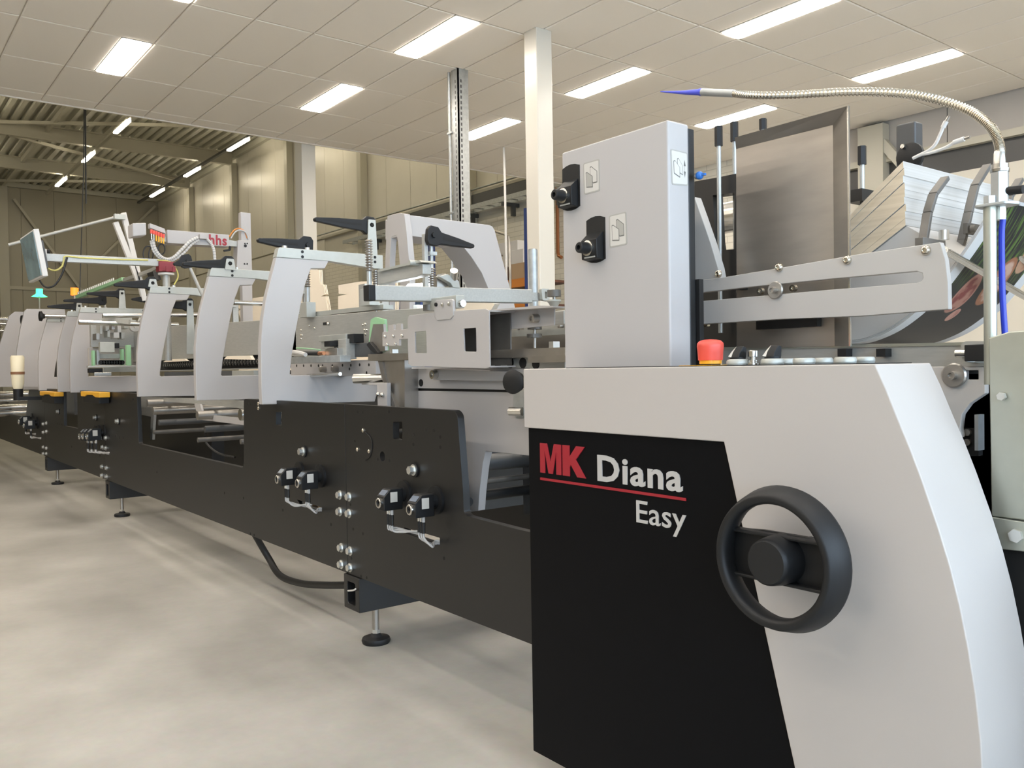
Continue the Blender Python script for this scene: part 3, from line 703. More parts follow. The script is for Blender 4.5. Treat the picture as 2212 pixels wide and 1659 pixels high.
def arm(x, label):
    t = thing('press_arm', label, 'machine arm', (x, 1.72, 1.079), 'white curved arms along the machine')
    face = prof+inner+[(1.884, 1.229), (2.425, 1.233), (2.425, 1.215), (2.40, 1.120), (2.385, 1.070)]
    MB().plate('x', x, -.045, face).build('arm_cover', M['white'], t, bevel=.006, seg=3)
    MB().plate('x', x+.004, -.053, [(1.814, 1.855), (1.826, 1.90), (1.832, 1.908), (2.452, 1.908), (2.452, 1.829), (2.40, 1.829), (2.118, 1.853)]).build('top_bar', M['alub'], t, bevel=.003)
    for y in (1.96, 2.40):
        for z in (1.866, 1.893): MB().cyl((x+.003, y, z), (x+.006, y, z), .008, 12).build('screw', M['rubber'], t)
    for y in (1.87, 2.0): MB().cyl((x-.02, y, 1.907), (x-.02, y, 1.921), .014, 12).build('cap_screw', M['bolt'], t)
    # clamp spindle at the inner end
    sp = MB().box((x-.05, 2.455, 1.52), (x-.02, 2.50, 1.83)).build('clamp_post', M['alu'], t, bevel=.002)
    MB().box((x-.02, 2.43, 1.77), (x+.004, 2.475, 1.83)).build('guide_block', M['alub'], sp, smooth=0)
    b = MB()
    for k in range(14): b.lathe((x-.03, 2.42, 1.64+.013*k), (0, 0, 1), [(0, .013), (.004, .019), (.008, .013), (.0125, .013)], 10)
    b.build('spring', M['gsteel'], t)
    MB().cyl((x-.03, 2.42, 1.50), (x-.03, 2.42, 1.64), .010, 10).build('spindle', M['chrome'], t)
    MB().box((x-.055, 2.395, 1.60), (x-.005, 2.455, 1.635)).build('spindle_block', M['alub'], t, bevel=.002)
    return t
a1 = arm(AX[0], 'nearest white curved arm, beside the spring clamps and feeder housing')
labs = ['second white curved arm from the right, below the glue head post', 'third white curved arm from the right, above the wide frame cut-out',
        'fourth white curved arm, with two rods across its opening', 'fifth white arm, a sliver just left of the fourth', 'sixth white arm, with gap showing machine parts beside it', 'seventh white arm, right of the milky bottle']
arms = [a1]+[dup(a1, (x, 1.72, 1.079), l) for x, l in zip(AX[1:], labs)]
# levers with their lugs; each clamp lifts off its bar
def clamp(x, y, z, ang, sgn, L, lab, lug=True, zl=None):
    t = thing('clamp_lever', lab, 'lever', (x, y, z), 'black clamp levers on the arm bars')
    lever(t, x, y, z, ang, sgn, L)
    if lug: MB().plate('x', x+.018, .010, rnd([(y-.034, (zl or 1.90)), (y+.036, (zl or 1.90)), (y+.024, z+.03), (y-.022, z+.03)], .006, 3)).build('lug', M['alub'], t, bevel=.001); MB().cyl((x+.028, y, z), (x+.0295, y, z), .008, 10).build('lug_bore', M['dark'], t)
    return t
p = at(803, 486, x=-4.36); clamp(-4.385, p.y, p.z, .03, -1, p.y-at(684, 480, x=-4.36).y, 'highest black clamp lever, pointing left above the nearest arm', zl=1.83)
p = at(662, 521, x=-4.46); clamp(-4.46, p.y, 1.945, .05, -1, p.y-at(557, 520, x=-4.46).y, 'black clamp lever lying on the top bar of the nearest arm', lug=False)
p = at(933, 509, x=-3.8); 
cl = thing('clamp_lever', 'black clamp lever pointing right, in front of the white arch', 'lever', p, 'black clamp levers on the arm bars')
lever(cl, p.x, p.y, p.z, -.12, 1, .26)
MB().box((p.x-.045, p.y-.035, 1.27), (p.x-.018, p.y-.012, p.z+.01)).build('clamp_post', M['alu'], cl, bevel=.002)
MB().cyl((p.x-.02, p.y+.008, 1.50), (p.x-.02, p.y+.008, p.z-.03), .010, 12).build('spindle', M['galv'], cl)
MB().box((p.x-.04, p.y-.012, p.z-.10), (p.x, p.y+.03, p.z-.082)).build('guide_block', M['galv'], cl, smooth=0)
b = MB()
for k in range(11): b.lathe((p.x-.02, p.y+.008, p.z-.30+.0125*k), (0, 0, 1), [(0, .013), (.004, .020), (.008, .013), (.012, .013)], 12)
b.build('spring', M['gsteel'], cl)
for (tip, piv, x, L, lab) in (((395, 571), (494, 570), -5.43, .27, 'black clamp lever on the second arm, below the glue head'),
                              ((247, 617), (328, 612), -6.78, .27, 'black clamp lever at the outer end of the third arm bar'),
                              ((188, 634), (262, 634), -9.19, .32, 'black clamp lever with a pale lug on the fourth arm bar'),
                              ((103, 662), (170, 661), -9.82, .27, 'lowest black clamp lever at the left end of the fourth arm bar'),
                              ((138, 650), (222, 648), -9.5, .33, 'black clamp lever under the orange beacon'),
                              ((285, 645), (325, 646), -9.0, .2, 'short black lever tip left of the third arm'),
                              ((375, 573), (404, 564), -6.5, .16, 'small black lever right of the red pivot block')):
    p = at(*piv, x=x); d = at(*tip, x=x); clamp(x, p.y, p.z, (d.z-p.z)/max(.05, p.y-d.y)*.6, -1, p.y-d.y, lab, lug=(x not in (-6.5, -9.0, -9.5)), zl=(1.90 if x in (-5.43, -6.78, -9.19, -9.82) else 1.5))
for nm_, lx in (('clamp_lever.007', -9.5), ('clamp_lever.008', -9.0), ('clamp_lever.009', -6.5)):
    o = bpy.data.objects[nm_]; MB().cyl((lx, 2.225, 1.60), (lx, o.location.y, o.location.z), .012, 10).build('lever_post', M['alu'], o)
for (px, py, x) in ((408, 658, -6.9),):
    p = at(px, py, x=x); clamp(x, p.y, p.z, 0, -1, .3, 'black clamp lever inside the opening of the third arm', zl=1.4)

# ---- inner machine bed: carriers, rails, rollers
bed = thing('machine_bed', 'pale machine side walls and cross shafts behind the black frames', 'machine bed', (-6, 2.1, ZB))
MB().box((-8.1, 2.62, .95), (-3.0, 2.64, 1.26)).build('rear_wall', M['darkgrey'], bed, smooth=0)  # dark grey colour stands for the shade inside the bed
MB().box((-18, 3.02, ZB), (-1.8, 3.05, 1.09)).build('rear_frame', M['black'], bed, smooth=0)
for z, y0, r, m in ((1.02, 0, .028, 'gsteel'), (.965, .05, .03, 'gsteel'), (.88, .1, .022, 'darkgrey'), (.80, .05, .016, 'dsteel')):  # lower shafts in darker materials, bed shade put into their colour
    for x in (-6.95, -5.9):
        if z < .99 or x < -6.5: MB().cyl((x-.1+y0*3, FY+.06, z), (x-.1+y0*3, 3.0, z), r, 16).build('cross_shaft', M[m], bed)
MB().cyl((-5.0, FY+.04, 1.0), (-5.0, 3.0, 1.0), .035, 16).build('cross_shaft', M['chrome'], bed)
MB().cyl((-5.0, FY+.04, .84), (-5.0, 3.0, .84), .016, 16).build('cross_shaft', M['dsteel'], bed)
o = MB().plate('y', 1.98, .02, [(u, min(v, 1.07)) for u, v in P2('y', 1.98, [(300, 858), (420, 848), (540, 845), (540, 884), (430, 873), (334, 866), (332, 902), (329, 950), (324, 950), (326, 900), (300, 895)])]).build('guide_plate', M['alu'], bed, smooth=0)
MB().plate('y', 1.96, .015, P2('y', 1.96, [(420, 872), (432, 873), (438, 895), (540, 905), (540, 920), (428, 906)])).build('guide_fork', M['white'], bed, smooth=0)
MB().box((-5.35, 2.02, .80), (-5.32, 2.10, 1.05)).build('fork_leg', M['alu'], bed, smooth=0)
for x in (-6.2, -5.75, -6.95): MB().box((x, 2.3, .45), (x+.06, 2.4, .82)).build('stanchion', M['black'], bed, smooth=0)
MB().tube(spline([(-6.4, 2.1, .85), (-6.42, 2.1, .74), (-6.3, 2.15, .66), (-6.1, 2.2, .64)], 6), .008, 6).build('hose', M['cable'], bed)
# upper carriers (long grey beams), lower rail with rollers
ca = thing('belt_carrier', 'long grey carrier beam with round rollers, seen through the second and third arm', 'carrier beam', (-6.6, 2.2, 1.33), 'carrier beams inside the machine')
MB().plate('y', 2.2, .05, [(-10.2, 1.365), (-5.0, 1.365), (-5.0, 1.578), (-10.2, 1.73)]).build('beam', M['alu'], ca, bevel=.003)
MB().box((-9.2, 2.19, 1.27), (-5.0, 2.25, 1.278)).build('guide_rail', M['alu'], ca, smooth=0)
MB().box((-9.2, 2.23, 1.278), (-5.0, 2.24, 1.365)).build('back_plate', M['dark'], ca, smooth=0)
rol = None
for k in range(48):
    x = -7.78+.058*k
    if rol is None:
        rol = MB().lathe((x, 2.225, 1.322), (0, -1, 0), [(0, .027), (.022, .027), (.026, .023), (.026, .012), (.030, .011)], 16).build('pressure_roller', M['rubber'], ca)
        rs = MB().lathe((x, 2.199, 1.322), (0, -1, 0), [(0, .016), (.0006, .016)], 14).lathe((x, 2.197, 1.322), (0, -1, 0), [(0, .008), (.003, .008)], 8).build('roller_hub', M['gsteel'], rol)
        x00 = x
    else:
        o = rol.copy(); COL.objects.link(o); o.location = rol.location+Vector((x-x00, 0, 0)); h = rs.copy(); COL.objects.link(h); h.parent = o
for (p0, p1, p2, p3) in (((352, 782), (404, 780), (398, 775), (365, 776)), ((484, 776), (545, 777), (540, 768), (490, 769))):
    MB().plate('y', 2.17, .02, P2('y', 2.17, [p0, p1, p2, p3])).build('guide_tab', M['cream'], ca, smooth=0)
MB().box((-5.9, 2.12, 1.20), (-5.5, 2.19, 1.262)).build('sensor_box', M['alub'], ca, bevel=.002)
MB().box((-7.6, 2.15, 1.18), (-5.2, 2.2, 1.262)).build('lower_rail', M['darkgrey'], ca, smooth=0)
cb = thing('belt_carrier', 'pale carrier beam with rows of screws, seen through the nearest arm', 'carrier beam', (-4.4, 2.2, 1.3), 'carrier beams inside the machine')
q = P2('y', 2.2, [(600, 690), (826, 671), (962, 662), (962, 770), (805, 770), (730, 768), (600, 772)])
MB().plate('y', 2.2, .06, [(u, v) for u, v in q]).build('beam', M['alu'], cb, bevel=.003)
q = P2('y', 2.215, [(600, 682), (828, 658), (828, 667), (600, 692)])
MB().plate('y', 2.215, .06, q).build('upper_rail', M['alub'], cb, smooth=0)
for p in ((668, 703), (680, 709), (651, 713), (650, 724), (653, 724), (651, 732), (790, 700), (784, 702), (788, 713), (793, 713), (790, 722)):
    r = at(*p, y=2.2); MB().sphere((r.x, 2.2, r.z), .008, 8, 6).build('screw', M['screw'], cb)
r = at(704, 699, y=2.2); MB().box((r.x-.035, 2.198, r.z-.008), (r.x+.04, 2.2, r.z+.008)).build('slot', M['dark'], cb, smooth=0)
r = at(707, 699, y=2.19); MB().sphere((r.x, 2.195, r.z), .010, 8, 6).build('screw', M['screw'], cb)
for (p, lab) in (((661, 668), 0), ((795, 640), 1)):
    r = at(*p, y=2.17); MB().box((r.x-.05, 2.15, r.z-.05), (r.x+.05, 2.21, r.z+.04)).build('spindle_foot', M['alub'], cb, bevel=.003)
    MB().cyl((r.x, 2.18, r.z+.04), (r.x, 2.18, r.z+.14), .014, 10).build('spindle', M['galv'], cb)
    b = MB()
    for k in range(12): b.lathe((r.x, 2.18, r.z+.13+.014*k), (0, 0, 1), [(0, .014), (.005, .022), (.01, .014), (.0135, .014)], 10)
    b.build('spring', M['gsteel'], cb)
for (a, c, y, m, nme) in (((688, 726), (747, 734), 2.08, 'alub', 'bracket_top'), ((693, 735), (722, 752), 2.09, 'alu', 'block'), ((730, 733), (748, 776), 2.07, 'alu', 'block'), ((702, 753), (729, 776), 2.04, 'gsteel', 'sensor_body'), ((700, 737), (713, 748), 2.03, 'rubber', 'thumb_knob'), ((748, 722), (764, 740), 2.09, 'rubber', 'cap'), ((758, 743), (800, 770), 2.12, 'darkgrey', 'motor'), ((627, 772), (735, 782), 2.0, 'galv', 'bar'), ((628, 783), (812, 812), 2.14, 'white', 'perforated_wall')):
    u, v = at(*a, y=y), at(*c, y=y); MB().box((u.x, y, v.z), (v.x, y+.06, u.z)).build(nme, M[m], cb, bevel=.002)
r0, r1 = at(655, 763, y=2.03), at(700, 763, y=2.03)
MB().cyl((r0.x, 2.03, r0.z), (r1.x-.06, 2.03, r1.z), .012, 10).build('sensor_plug', M['rubber'], cb)
MB().cyl((r1.x-.06, 2.03, r1.z), (r1.x, 2.03, r1.z), .011, 10).build('plug_tip', M['copper'], cb)
b = MB()
for p in ((641, 790), (656, 790), (672, 790), (688, 790), (697, 790), (718, 790), (740, 789), (758, 789), (777, 788), (797, 788), (755, 797), (792, 805)):
    r = at(*p, y=2.14); b.cyl((r.x, 2.141, r.z), (r.x, 2.139, r.z), .008, 10)
b.build('bores', M['dark'], cb, smooth=0)['kind'] = 'stuff'
for p in ((703, 797), (729, 797)):
    r = at(*p, y=2.14); MB().lathe((r.x, 2.14, r.z), (0, -1, 0), [(0, .018), (.03, .018), (.035, .012)], 12).build('cap_screw', M['gsteel'], cb)
MB().cyl(at(664, 812, y=2.0), at(735, 808, y=2.0), .010, 10).build('rod', M['chrome'], cb)
MB().tube(spline([at(640, 752, y=2.02), at(665, 753, y=2.02), at(692, 756, y=2.02)], 5), .004, 6).build('green_cable', M['green'], cb)
MB().tube(spline([at(628, 760, y=2.0), at(645, 762, y=2.0), at(660, 766, y=2.0)], 5), .012, 8).build('wrapped_cable', M['plasticw'], cb)

# ---- feeder section between console and arms
fw = thing('feeder_unit', 'pale grey feeder wall with bores and slot behind the near black frame', 'machine body', (-2.6, 2.0, .6))
FYW = 2.0
MB().plate('y', FYW, .03, P2('y', FYW, [(872, 792), (1150, 797), (1150, 843), (878, 838)])).build('upper_wall', M['white'], fw, smooth=0)
q = P2('y', FYW, [(878, 844), (1150, 848), (1150, 985), (1049, 975), (1043, 1000), (1036, 1060), (1033, 1103), (1010, 1103), (1000, 1000), (985, 900), (878, 880)])
MB().plate('y', FYW, .035, q).build('lower_wall', M['white'], fw, bevel=.002)
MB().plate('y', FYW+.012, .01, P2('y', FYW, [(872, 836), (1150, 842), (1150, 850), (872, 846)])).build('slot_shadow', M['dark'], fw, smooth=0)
q = P2('y', FYW-.03, [(935, 797), (1105, 802), (1105, 824), (935, 821)])
MB().plate('y', FYW-.03, .03, q).build('slide_bar', M['white'], fw, bevel=.003)
b = MB()
for p, r_ in (((898, 804), .010), ((909, 827), .016), ((900, 850), .009), ((1075, 784), .02), ((1102, 784), .02), ((1129, 784), .02), ((1157, 786), .02)):
    r = at(*p, y=FYW-.002); b.cyl((r.x, FYW+.001, r.z), (r.x, FYW-.003, r.z), r_, 14)
b.build('bores', M['dark'], fw, smooth=0)['kind'] = 'stuff'
MB().plate('y', FYW, .03, P2('y', FYW, [(1056, 774), (1220, 770), (1220, 797), (1056, 793)])).build('bored_rail', M['alu'], fw, smooth=0)
r = at(943, 809, y=FYW-.03); MB().lathe((r.x, FYW-.03, r.z), (0, -1, 0), [(0, .018), (.025, .018), (.025, .010), (.015, .009)], 16).build('cap_screw', M['chrome'], fw)
MB().box((-3.25, 2.06, .60), (-3.2, 3.0, 1.0)).build('dark_backdrop', M['darkgrey'], fw, smooth=0)  # added dark sheet, stands for the shade inside the feeder
for pz, rr, m in ((1000, .035, 'darkgrey'), (1040, .012, 'dsteel'), (1070, .022, 'rubber')):
    r = at(1045, pz, y=2.06); MB().cyl((r.x, 2.06, r.z), (r.x, 3.0, r.z), rr, 14).build('cross_shaft', M[m], fw)
MB().box((-2.9, 2.3, .62), (-2.2, 2.33, .97)).build('inner_dark_box', M['darkgrey'], fw, smooth=0)
r = at(1008, 1083, y=1.93); MB().cyl((r.x-.03, 1.93, r.z), (r.x+.02, 1.93, r.z), .018, 14).build('threaded_end', M['rubber'], fw)
MB().plate('y', 1.93, .07, P2('y', 1.93, [(816, 778), (874, 778), (874, 886), (848, 886), (834, 845), (824, 815)])).build('gusset', M['gsteel'], fw, smooth=0)
MB().plate('y', 1.92, .012, P2('y', 1.92, [(818, 782), (826, 782), (832, 815), (842, 845), (857, 886), (850, 886), (836, 850), (826, 818)])).build('gusset_edge', M['dsteel'], fw, smooth=0)
u, v = at(796, 766, y=1.93), at(1220, 748, y=2.0)
MB().plate('y', 1.92, .08, P2('y', 1.92, [(795, 765), (890, 763), (890, 777), (795, 780)])).build('table_edge', M['gsteel'], fw, smooth=0)
MB().plate('y', 1.96, .3, P2('y', 1.96, [(1052, 757), (1220, 750), (1220, 771), (1052, 773)])).build('table_edge', M['gsteel'], fw, smooth=0)
r = at(781, 818, y=1.90); MB().cyl((r.x, 1.86, r.z), (r.x+.15, 2.0, r.z), .022, 16).build('round_bar', M['chrome'], fw)
MB().plate('y', 1.90, .02, P2('y', 1.90, [(781, 827), (836, 827), (836, 886), (816, 886), (814, 832), (781, 831)])).build('bar_bracket', M['white'], fw, bevel=.002)
for p in ((819, 852), (828, 853)): r = at(*p, y=1.90); MB().sphere((r.x, 1.895, r.z), .011, 10, 6).build('screw', M['chrome'], fw)
MB().plate('y', 1.95, .03, P2('y', 1.95, [(1110, 806), (1132, 806), (1132, 905), (1115, 905), (1108, 890)])).build('latch_plate', M['galv'], fw, smooth=0)
r = at(1110, 888, y=1.94); MB().cyl((r.x, 1.92, r.z), (r.x+.05, 1.94, r.z), .016, 12).build('latch_bolt', M['chrome'], fw)
for (p0, p1) in (((1052, 766), (1222, 760)),): pass
# inside of housing: clamp block, tabs and knobs right of it
ht = thing('clamping_table', 'machined table parts with thumbscrews between housing and white tower', 'machine part', (-2.3, 2.1, 1.25))
MB().plate('y', 2.12, .03, P2('y', 2.12, [(1050, 690), (1222, 672), (1222, 712), (1050, 722)])).build('rail_plate', M['alu'], ht, smooth=0)
MB().plate('y', 2.10, .02, P2('y', 2.10, [(1050, 716), (1222, 708), (1222, 722), (1140, 726), (1050, 730)])).build('lower_strip', M['alub'], ht, smooth=0)
MB().plate('y', 2.22, .02, P2('y', 2.22, [(1050, 728), (1222, 722), (1222, 754), (1050, 758)])).build('back_plate', M['steel'], ht, smooth=0)
for p in ((1068, 714), (1093, 712), (1120, 711), (1206, 704)): r = at(*p, y=2.10); MB().lathe((r.x, 2.12, r.z), (0, -1, 0), [(0, .009), (.018, .009), (.02, .005)], 10).build('screw', M['gsteel'], ht)
for (a, c, dz) in (((1145, 703), (1165, 711), 0), ((1144, 722), (1165, 729), 0), ((1187, 628), (1207, 640), 0)):
    u, v = at(*a, y=2.05), at(*c, y=2.05); MB().cyl(((u.x+v.x)/2, 2.05, v.z), ((u.x+v.x)/2, 2.05, u.z), (v.x-u.x)/2, 24).build('thumbscrew', M['dsteel'], ht)
r = at(1155, 711, y=2.05); r2 = at(1155, 752, y=2.05); MB().cyl(r2, r, .006, 8).build('screw_stem', M['gsteel'], ht)
r = at(1197, 640, y=2.05); r2 = at(1197, 668, y=2.05); MB().cyl(r2, r, .006, 8).build('screw_stem', M['gsteel'], ht)
MB().lathe(at(1197, 662, y=2.05), (0, 0, 1), [(0, .014), (.012, .02), (.018, .026), (.024, .026)], 14).build('flange_nut', M['alub'], ht)
u, v = at(1197, 672, y=2.03), at(1218, 700, y=2.03); MB().box((u.x, 2.03, v.z), (v.x, 2.1, u.z)).build('hinge_block', M['alu'], ht, bevel=.003)
for p in ((1195, 745),): r = at(*p, y=2.0); MB().box((r.x-.012, 1.99, r.z-.012), (r.x+.012, 2.02, r.z+.012)).build('square_nut', M['bolt'], ht, smooth=0)
u, v = at(1140, 770, y=1.94), at(1222, 782, y=1.94); MB().box((u.x, 1.94, v.z), (v.x, 2.0, u.z)).build('end_bar', M['gsteel'], ht, smooth=0)

# white U-shaped housing
HY = 1.86
hs = thing('feeder_housing', 'white folded sheet housing with two rectangular windows, left of the white tower', 'cover', (-2.8, HY, 1.25))
q = P2('y', HY, [(880, 690), (884, 681), (905, 679), (938, 675), (975, 672), (1048, 667), (1056, 671), (1058, 793), (1050, 796), (889, 791), (882, 786)])
w1 = P2('y', HY, [(896, 717), (920, 715), (922, 763), (897, 763)]); w2 = P2('y', HY, [(1001, 710), (1028, 708), (1029, 760), (1003, 759)])
MB().plate('y', HY, .006, q, [rnd(w1, .006, 3), rnd(w2, .006, 3)]).build('front_sheet', M['white'], hs, bevel=.0015)
xl, xr_ = q[0][0], q[7][0]; zt = at(1050, 667, y=HY).z; zb = at(1050, 795, y=HY).z
MB().box((xl+.02, HY+.004, zt-.012), (xr_, HY+.12, zt-.006)).build('top_flange', M['white'], hs, smooth=0)
MB().box((xl+.02, HY+.004, zb+.002), (xr_, HY+.12, zb+.008)).build('bottom_flange', M['white'], hs, smooth=0)
MB().box((xl+.01, HY+.112, zb+.01), (xr_-.02, HY+.118, zt-.012)).build('inner_sheet', M['dsteel'], hs, smooth=0)  # dark steel colour stands for the dim inside of the housing
MB().plate('y', HY+.12, .006, P2('y', HY+.12, [(1054, 672), (1090, 672), (1165, 664), (1197, 664), (1197, 703), (1170, 705), (1054, 716)])).build('side_wing', M['white'], hs, bevel=.001)
MB().plate('y', HY+.05, .08, P2('y', HY+.05, [(1060, 669), (1165, 660), (1195, 661), (1195, 664), (1060, 672)])).build('wing_flange', M['white'], hs, smooth=0)
r = at(1161, 688, y=HY+.12); MB().lathe((r.x, HY+.12, r.z), (0, -1, 0), [(0, .016), (.03, .016), (.03, .009), (.02, .008)], 14).build('cap_screw', M['gsteel'], hs)
MB().plate('y', HY-.004, .012, P2('y', HY-.004, [(938, 684), (938, 655), (942, 648), (975, 646), (978, 650), (979, 682), (972, 690), (944, 692)])).build('bracket_tab', M['white'], hs, bevel=.002)
for p, m in (((943, 658), 'dark'), ((957, 658), 'chrome'), ((971, 656), 'chrome')): r = at(*p, y=HY-.004); MB().lathe((r.x, HY-.004, r.z), (0, -1, 0), [(0, .008), (.006, .008), (.008, .004)], 12).build('screw' if m == 'chrome' else 'bore', M[m], hs)
u, v = at(921, 647, y=HY+.03), at(990, 665, y=HY+.03); MB().box((u.x, HY+.02, v.z), (v.x, HY+.06, u.z)).build('clamp_block', M['alub'], hs, bevel=.002)
r = at(993, 656, y=HY+.04); MB().cyl((r.x, HY+.04, r.z), (r.x+.025, HY+.04, r.z), .014, 12).build('clamp_screw', M['chrome'], hs)
u, v = at(917, 660, y=HY+.03), at(937, 670, y=HY+.03); MB().cyl(((u.x+v.x)/2, HY+.03, v.z), ((u.x+v.x)/2, HY+.03, u.z), .025, 18).build('thumbscrew', M['dsteel'], hs)
# small white toggle plate left of housing
tg = thing('toggle_plate', 'small white plate with screws and notches left of the feeder housing', 'machine part', at(850, 730, y=1.98))
MB().plate('y', 1.98, .012, P2('y', 1.98, [(826, 717), (839, 716), (839, 703), (850, 701), (850, 712), (856, 712), (856, 700), (866, 699), (866, 712), (882, 710), (882, 732), (862, 733), (862, 747), (826, 748)])).build('plate', M['white'], tg, bevel=.0015)
for p in ((833, 727), (851, 726), (870, 725), (838, 744), (856, 743)): r = at(*p, y=1.98); MB().sphere((r.x, 1.977, r.z), .008, 8, 6).build('screw', M['chrome'], tg)
MB().plate('y', 2.06, .015, P2('y', 2.06, [(801, 690), (810, 685), (830, 690), (834, 757), (812, 765), (796, 745)])).build('side_lever', M['green'], tg, smooth=0)
MB().plate('y', 2.04, .015, P2('y', 2.04, [(806, 700), (828, 700), (832, 757), (812, 762), (798, 740)])).build('lever_face', M['gsteel'], tg, smooth=0)
MB().plate('y', 2.02, .03, P2('y', 2.02, [(791, 745), (797, 738), (806, 748), (816, 762), (812, 766), (800, 757)])).build('latch', M['rubber'], tg, bevel=.002)
u, v = at(846, 755, y=1.96), at(852, 763, y=1.96); MB().box((u.x, 1.95, v.z), (v.x, 1.98, u.z)).build('square_nut', M['bolt'], tg, smooth=0)
# carrier behind arch: long pale bar in the gap (x direction)
cc = thing('belt_carrier', 'slim grey carrier bar with screw at its end, behind the spring clamps', 'carrier beam', (-4.2, 2.2, 1.7), 'carrier beams inside the machine')
MB().plate('y', 2.22, .05, P2('y', 2.22, [(815, 588), (905, 568), (913, 570), (913, 592), (900, 598), (815, 615)])).build('beam', M['alu'], cc, bevel=.003)
MB().plate('y', 2.20, .09, P2('y', 2.20, [(815, 583), (905, 562), (910, 566), (815, 588)])).build('cap_rail', M['alub'], cc, smooth=0)
r = at(895, 568, y=2.20); MB().cyl((r.x, 2.17, r.z), (r.x, 2.22, r.z), .013, 12).build('cap_screw', M['alub'], cc)
MB().box((-4.25, 2.24, 1.5), (-4.18, 2.27, 1.72)).build('support', M['alu'], cc, smooth=0)

# long square tube across
tb = thing('cross_tube', 'long square aluminium tube with black end cap lying across the feeder', 'tube', (-2.95, 2.0, 1.55))
TX = -2.95
ya, yb = at(800, 632, x=TX).y, at(1150, 640, x=TX).y; zt1 = at(800, 632, x=TX).z; zt2 = at(1150, 640, x=TX).z
hz = .060
MB().bar((TX-.02, ya+.02, zt1), (TX-.02, yb, zt2), .045, hz).build('square_tube', M['alu'], tb, bevel=.004)
MB().bar((TX-.02, ya-.008, zt1), (TX-.02, ya+.022, zt1), .046, hz+.001).build('end_cap', M['rubber'], tb, bevel=.003)
MB().bar((TX-.02, yb, zt2), (TX-.02, yb+.05, zt2), .03, hz*.6).build('inner_tube', M['alu'], tb, smooth=0)
q = P2('x', TX-.01, [(1160, 624), (1178, 625), (1178, 652), (1163, 650)])
MB().plate('x', TX+.02, -.02, rnd(q, .008, 3), [rnd(P2('x', TX-.01, [(1168, 631), (1173, 632), (1173, 646), (1168, 645)]), .003, 2)]).build('end_bracket', M['alub'], tb, bevel=.001)
q = P2('x', TX, [(946, 597), (966, 592), (990, 607), (993, 623), (978, 622), (972, 612)])
MB().plate('x', TX+.005, -.03, q).build('clamp_hook', M['alub'], tb, bevel=.003)
r = at(979, 592, x=TX+.005); MB().cyl((r.x-.015, r.y+.01, r.z-.02), (r.x+.018, r.y-.008, r.z+.012), .016, 14).build('clamp_screw', M['chrome'], tb)
q = P2('x', TX-.03, [(944, 594), (962, 590), (972, 618), (944, 622)])
MB().plate('x', TX-.03, -.02, q).build('clamp_plate', M['gsteel'], tb, smooth=0)
ts = thing('round_post', 'short grey round post at the far end of the cross tube', 'post', at(1154, 660, y=2.6))
r, r2 = at(1151, 540, y=2.62), at(1152, 668, y=2.62); MB().cyl((r.x, 2.62, 1.0), (r.x, 2.62, r.z), .023, 16).build('tube', M['galv'], ts); MB().cyl((r.x, 2.62, r.z-.001), (r.x, 2.62, r.z+.004), .02, 16).build('plug', M['gsteel'], ts)
ld = thing('led_lamp', 'lit white work lamp behind the square cross tube', 'lamp', at(885, 640, y=2.35))
u, v = at(856, 642, y=2.38), at(915, 640, y=2.38)
MB().plate('y', 2.40, .05, P2('y', 2.40, [(880, 613), (912, 611), (918, 617), (914, 648), (858, 650), (856, 643)])).build('led_panel', M['led'], ld, bevel=.006)
MB().box((u.x+.06, 2.45, 1.25), (u.x+.10, 2.49, 1.60)).build('lamp_bracket', M['alu'], ld, smooth=0)

# white arch on the far side
ar = thing('guard_arch', 'large white arch-shaped guard on the far side, in front of the galvanised post', 'guard', (-4.6, 2.8, 1.2))
XA = -4.5
q = P2('x', XA, [(873, 463), (1058, 486), (1064, 489), (1069, 498), (1112, 660), (1150, 800), (1085, 800), (1062, 640), (1041, 590), (1019, 556), (996, 527), (975, 521), (873, 508)])
MB().plate('x', XA, -.23, q).build('arch_body', M['white'], ar, bevel=.004)
ye = at(873, 463, x=XA).y
zq = lambda px, py: at(px, py, y=ye-.004)
f = P2('y', ye-.004, [(837, 466), (862, 460), (873, 462), (878, 500), (885, 580), (884, 800), (832, 800), (832, 560)])
hl = P2('y', ye-.004, [(845, 513), (848, 510), (857, 508), (859, 520), (864, 575), (864, 760), (841, 760), (842, 560)])
MB().plate('y', ye-.004, .04, f, [hl]).build('end_post', M['white'], ar, bevel=.002)
af = at(1118, 790, x=XA); MB().box((XA-.2, af.y-.12, .5), (XA-.02, af.y+.1, af.z+.05)).build('foot', M['white'], ar, smooth=0)

# sheet lying on the housing
sh = MB().plate('y', 2.45, .03, P2('y', 2.45, [(905, 760), (905, 668), (925, 650), (1000, 647), (1069, 656), (1058, 674), (1050, 760)])).build('carton_blank', M['cream'], smooth=0)
tag(sh, 'cream folded carton blank just behind the feeder housing under the cross tube', 'carton')

# star knob in front of body
kb = thing('star_knob', 'round black knob left of the console on the feeder slide', 'knob', at(1100, 825, y=1.85))
r = at(1097, 825, y=1.84); MB().lathe((r.x, 1.90, r.z), (.35, -1, 0), [(0, .022), (.03, .022), (.03, .036), (.055, .043), (.06, .036), (.062, .01)], 24).build('grip', M['rubber'], kb)
MB().cyl((r.x-.01, 1.90, r.z), (r.x-.02, 1.98, r.z), .012, 10).build('stem', M['gsteel'], kb)

